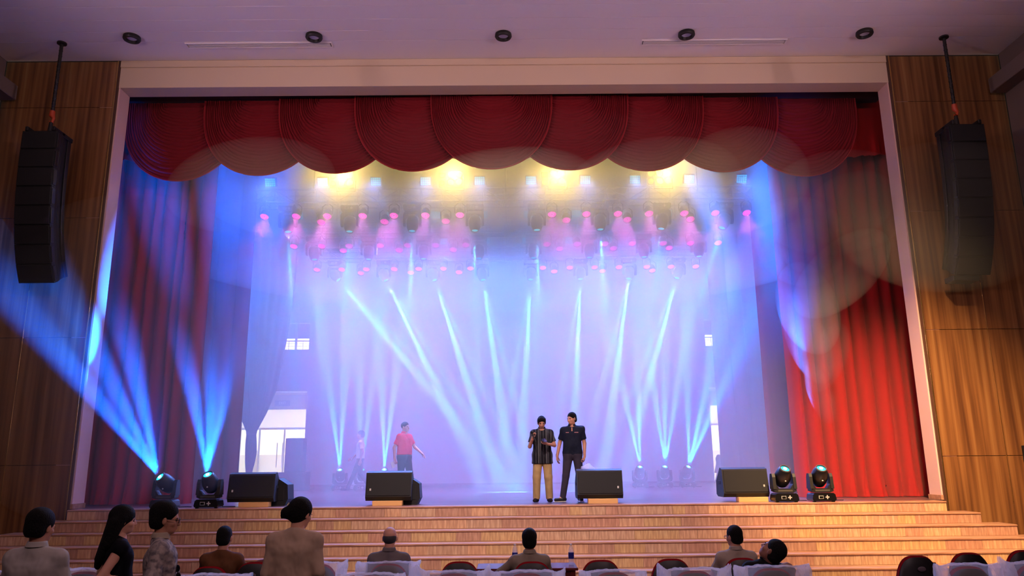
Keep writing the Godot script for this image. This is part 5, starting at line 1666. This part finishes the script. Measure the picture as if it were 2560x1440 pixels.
func hall() -> void:
	var ch := make_chair()
	var first := true
	var a := [[-2.79, 5.2, 1.0, "red edged dark chair showing left of the cream jacket, before the curly haired woman", 0],
		[-2.08, 5.3, 0.985, "dark chair in a plastic cover just right of the cream jacket", 1],
		[-1.3, 5.35, 0.985, "dark chair in a plastic cover behind the bald man", 1],
		[-0.53, 5.3, 0.995, "bare red edged chair between the bald man and the table", 0],
		[0.26, 5.3, 0.985, "bare red edged chair behind the man at the table", 0],
		[1.01, 5.3, 0.995, "bare red edged chair just right of the table", 0],
		[1.78, 5.3, 1.0, "bare red edged chair left of the man with glasses", 0],
		[2.56, 5.3, 1.0, "bare red edged chair behind the man with glasses", 0],
		[4.47, 5.3, 1.005, "bare dark chair with its round badge in full view, left of the amber bottle", 0],
		[5.1, 5.2, 1.02, "bare red edged chair partly behind a plastic covered one, right of the amber bottle", 0],
		[5.79, 5.1, 1.03, "bare chair cut off by the right edge of the view, its red side showing", 0],
		[-3.25, 5.3, 0.97, "dark chair under the man in the brown shirt", 0],
		[-4.68, 6.8, 1.12, "chair in a plastic cover cut off by the left edge of the view", 2],
		[-3.81, 6.8, 1.13, "dark chair in a plastic cover beside the man in the white shirt", 2],
		[-2.65, 6.8, 1.07, "chair in a plastic cover behind the man in the brown shirt", 2],
		[-1.23, 6.8, 1.065, "chair in a plastic cover behind the bald man, nearest the view", 2],
		[-0.49, 6.8, 1.075, "chair in a plastic cover before the bare chair left of the table", 2],
		[0.17, 6.8, 1.07, "chair in a plastic cover behind the man at the table", 2],
		[0.95, 6.8, 1.07, "chair in a plastic cover right of the man at the table", 2],
		[1.68, 6.8, 1.075, "chair in a plastic cover left of the man leaning back", 2],
		[2.4, 6.75, 1.085, "chair in a thin plastic cover under the man leaning back", 2],
		[4.16, 6.8, 1.09, "chair in a clear plastic cover with its badge showing, at the right", 2],
		[4.78, 6.8, 1.1, "chair in a plastic cover cut off by the right edge of the view", 2]]
	var cover := film("cover_film", 0.22)
	for i in a.size():
		var o := ch
		if first:
			first = false
			o.set_meta("label", a[i][3])
			o.position = Vector3(a[i][0], 0, a[i][1] - 0.26)
		else:
			o = dup(ch, a[i][3], Vector3(a[i][0], 0, a[i][1] - 0.26))
		o.scale = Vector3(1, a[i][2], 1)
		o.set_meta("group", "chairs of the front row" if a[i][4] < 2 else "covered chairs of the second row")
		if a[i][4] > 0:
			var el: float = [0.08, 0.14, 0.1, 0.09, 0.15, 0.11][i % 6]
			var er: float = [0.13, 0.08, 0.12, 0.15, 0.09, 0.11][(i * 5 + 1) % 6]
			var b := part("plastic_cover", make_bag(50 + i, el, er, 0.31 + 0.02 * (i % 3), 0.95), cover, self, Vector3(a[i][0], 0, a[i][1] - 0.26))
			b.scale = Vector3(1, a[i][2], 1)
			# the empty corners of the bag are crumpled thick and white
			var hw2: float = 0.31 + 0.02 * (i % 3)
			part("crumpled_corner", make_bag(50 + i, el, er, hw2, 0.95, -1.0, -0.66, 0.004, 0.62 - 0.2 * (i % 2)), film("fold_film", 0.6), b)
			part("crumpled_corner", make_bag(50 + i, el, er, hw2, 0.95, 0.66, 1.0, 0.004, 0.45 + 0.2 * (i % 2)), film("fold_film", 0.6), b)
			part("top_fold", make_bag(50 + i, el, er, hw2, 0.953, -0.7, 0.7, 0.003, 0.972), film("fold_film", 0.6), b)
			tag(b, "wrinkled clear bag over the " + String(a[i][3]).replace(" in a plastic cover", "").replace(" in a clear plastic cover", "").replace(" in a thin plastic cover", ""), "plastic bag", "plastic covers on chairs")
	# table with two water bottles
	var tb := thing("low_table", "small dark red wooden table before the seated man, two water bottles on it", "table", Vector3(0.22, 0, 4.45))
	var tw := wood("table_wood", noise_tex(14, 0.02, 3, [[0.0, Color(0.3, 0.12, 0.1)], [1.0, Color(0.45, 0.2, 0.15)]], 128), Color(1, 0.95, 0.95), Vector3(0.2, 1.0, 1.5), 0.25)
	part("top", bx(Vector3(0, 0.755, 0), Vector3(1.18, 0.03, 0.5), 0.006), tw, tb)
	part("apron", bx(Vector3(0, 0.68, 0.2), Vector3(1.04, 0.12, 0.02)), tw, tb)
	for x in [-0.53, 0.53]:
		for z in [-0.2, 0.2]:
			part("leg", bx(Vector3(x, 0.37, z), Vector3(0.06, 0.74, 0.05), 0.006), tw, tb)
	part("shelf", bx(Vector3(0, 0.35, 0), Vector3(1.04, 0.02, 0.4)), tw, tb)
	for k in 2:
		var o := thing("water_bottle", ["clear water bottle with a blue label left of the man at the table", "clear water bottle with a blue label on the right corner of the table"][k], "bottle", [Vector3(0.08, 0.77, 4.4), Vector3(0.75, 0.77, 4.45)][k], "water bottles on the table")
		var pet := M("pet_plastic", Color(0.92, 0.93, 0.97, 0.22), 0.1)
		pet.transparency = BaseMaterial3D.TRANSPARENCY_ALPHA
		part("body", MB.new().lathe([[0.0, 0.0], [0.028, 0.0], [0.032, 0.008], [0.031, 0.07], [0.033, 0.08], [0.033, 0.145], [0.031, 0.15], [0.031, 0.175], [0.025, 0.2], [0.013, 0.218], [0.012, 0.226]], Vector3.ZERO, Basis(), 20, true), pet, o)
		part("water", MB.new().lathe([[0.0, 0.004], [0.027, 0.004], [0.029, 0.02], [0.028, 0.17], [0.0, 0.172]], Vector3.ZERO, Basis(), 18), film("water_film", 0.12), o)
		part("label", MB.new().lathe([[0.034, 0.075], [0.0345, 0.145]], Vector3.ZERO, Basis(), 20), M("label_blue", Color(0.08, 0.12, 0.5), 0.4), o)
		part("cap", MB.new().lathe([[0.0, 0.243], [0.014, 0.243], [0.015, 0.238], [0.015, 0.226]], Vector3.ZERO, Basis(), 16), M("cap_white", Color(0.85, 0.83, 0.85), 0.5), o)
	var am := thing("amber_bottle", "small amber glass bottle standing right of the bare chair with the round badge", "bottle", Vector3(4.72, 0.5, 5.1))
	var ag := M("amber_glass", Color(0.55, 0.28, 0.06, 0.75), 0.15)
	part("body", MB.new().lathe([[0.0, 0.0], [0.05, 0.0], [0.055, 0.02], [0.055, 0.18], [0.03, 0.25], [0.02, 0.3]], Vector3.ZERO, Basis(), 18, true), ag, am)
	part("stopper", MB.new().lathe([[0.02, 0.3], [0.03, 0.31], [0.03, 0.34], [0.0, 0.345]], Vector3.ZERO, Basis(), 14), M("brass", Color.WHITE), am)
	var stl := thing("side_stool", "low dark stool under the amber bottle, hidden by the chairs", "stool", Vector3(4.72, 0, 5.1))
	part("seat", bx(Vector3(0, 0.485, 0), Vector3(0.3, 0.03, 0.3), 0.008), tw, stl)
	for x in [-0.11, 0.11]:
		for z in [-0.11, 0.11]:
			part("leg", bx(Vector3(x, 0.235, z), Vector3(0.035, 0.47, 0.035)), tw, stl)
func fog(called: String, shape: int, at: Vector3, size: Vector3, dens: float, parent: Node = null, rot := Vector3.ZERO, c := Color(1, 1, 1)) -> FogVolume:
	var f := FogVolume.new()
	f.shape = shape
	f.size = size
	var m := FogMaterial.new()
	m.density = dens
	m.albedo = c
	f.material = m
	f.position = at
	f.rotation = rot
	if parent:
		f.name = called
		parent.add_child(f, true)
	else:
		f.name = numbered(called)
		f.set_meta("kind", "stuff")
		add_child(f)
	return f

const BOX := RenderingServer.FOG_VOLUME_SHAPE_BOX
const BLOB := RenderingServer.FOG_VOLUME_SHAPE_ELLIPSOID

# a soft puff: two ellipsoids of smoke, one in the other
func cloud(at: Vector3, size: Vector3, dens: float, parent: Node, turn: float) -> void:
	fog("puff", BLOB, at, size, dens * 0.45, parent, Vector3(0, 0, turn))
	fog("puff", BLOB, at + size * Vector3(0.06, -0.05, 0.0), size * 0.62, dens * 0.55, parent, Vector3(0, 0, turn + 0.3))

func haze() -> void:
	fog("haze", BOX, Vector3(0, 6.55, -7.5), Vector3(21.8, 10.6, 12.7), 0.1)
	fog("haze", BLOB, Vector3(0, 8.1, -2.9), Vector3(19, 5.6, 4.4), 0.22)
	fog("haze", BLOB, Vector3(0, 8.2, -2.7), Vector3(14.5, 3.4, 3.2), 0.35)
	# smoke that has rolled out in front of the curtains
	var l := Node3D.new()
	l.name = "smoke"
	l.set_meta("kind", "stuff")
	add_child(l)
	fog("puff", BLOB, Vector3(-7.2, 4.0, 0.1), Vector3(6.6, 6.2, 1.5), 0.1, l)
	for a in [[-4.5, 6.8, 1.3, 3.0, 1.7, 0.16], [-0.2, 6.65, 1.4, 3.6, 1.4, 0.12], [2.6, 6.7, 1.4, 3.2, 1.7, 0.15], [4.2, 6.85, 1.3, 2.4, 1.9, 0.14]]:
		fog("puff", BLOB, Vector3(a[0], a[1], a[2]), Vector3(a[3], a[4], 1.4), a[5] * 0.8, l, Vector3(0, 0, 0.15))
	var r := Node3D.new()
	r.name = "smoke_001"
	r.set_meta("kind", "stuff")
	add_child(r)
	# bank of smoke before the right curtain: wide above, drawn out to wisps below
	var bank := [[6.8, 7.1, -0.7, 3.4, 2.2, 1.0, 0.36, 0.2], [6.0, 6.3, -0.8, 1.9, 1.9, 0.9, 0.4, 0.6], [6.7, 5.6, -0.7, 2.5, 1.2, 0.8, 0.4, 0.7], [7.9, 6.2, 1.1, 4.2, 2.8, 1.2, 0.05, 0.1],
			[5.95, 4.9, -0.7, 1.2, 1.9, 0.7, 0.36, 0.2], [5.85, 4.2, -0.6, 0.8, 1.7, 0.6, 0.13, 0.3], [6.2, 3.9, -0.6, 0.7, 1.5, 0.5, 0.1, -0.5], [5.9, 3.2, -0.4, 0.45, 1.2, 0.4, 0.1, 0.25]]
	for i in 8:
		var q: Array = bank[i]
		if i < 2:
			cloud(Vector3(q[0], q[1], q[2]), Vector3(q[3], q[4], q[5]), q[6] * 1.1, r, q[7])
		else:
			fog("puff", BLOB, Vector3(q[0], q[1], q[2]), Vector3(q[3], q[4], q[5]), q[6], r, Vector3(0, 0, q[7]))
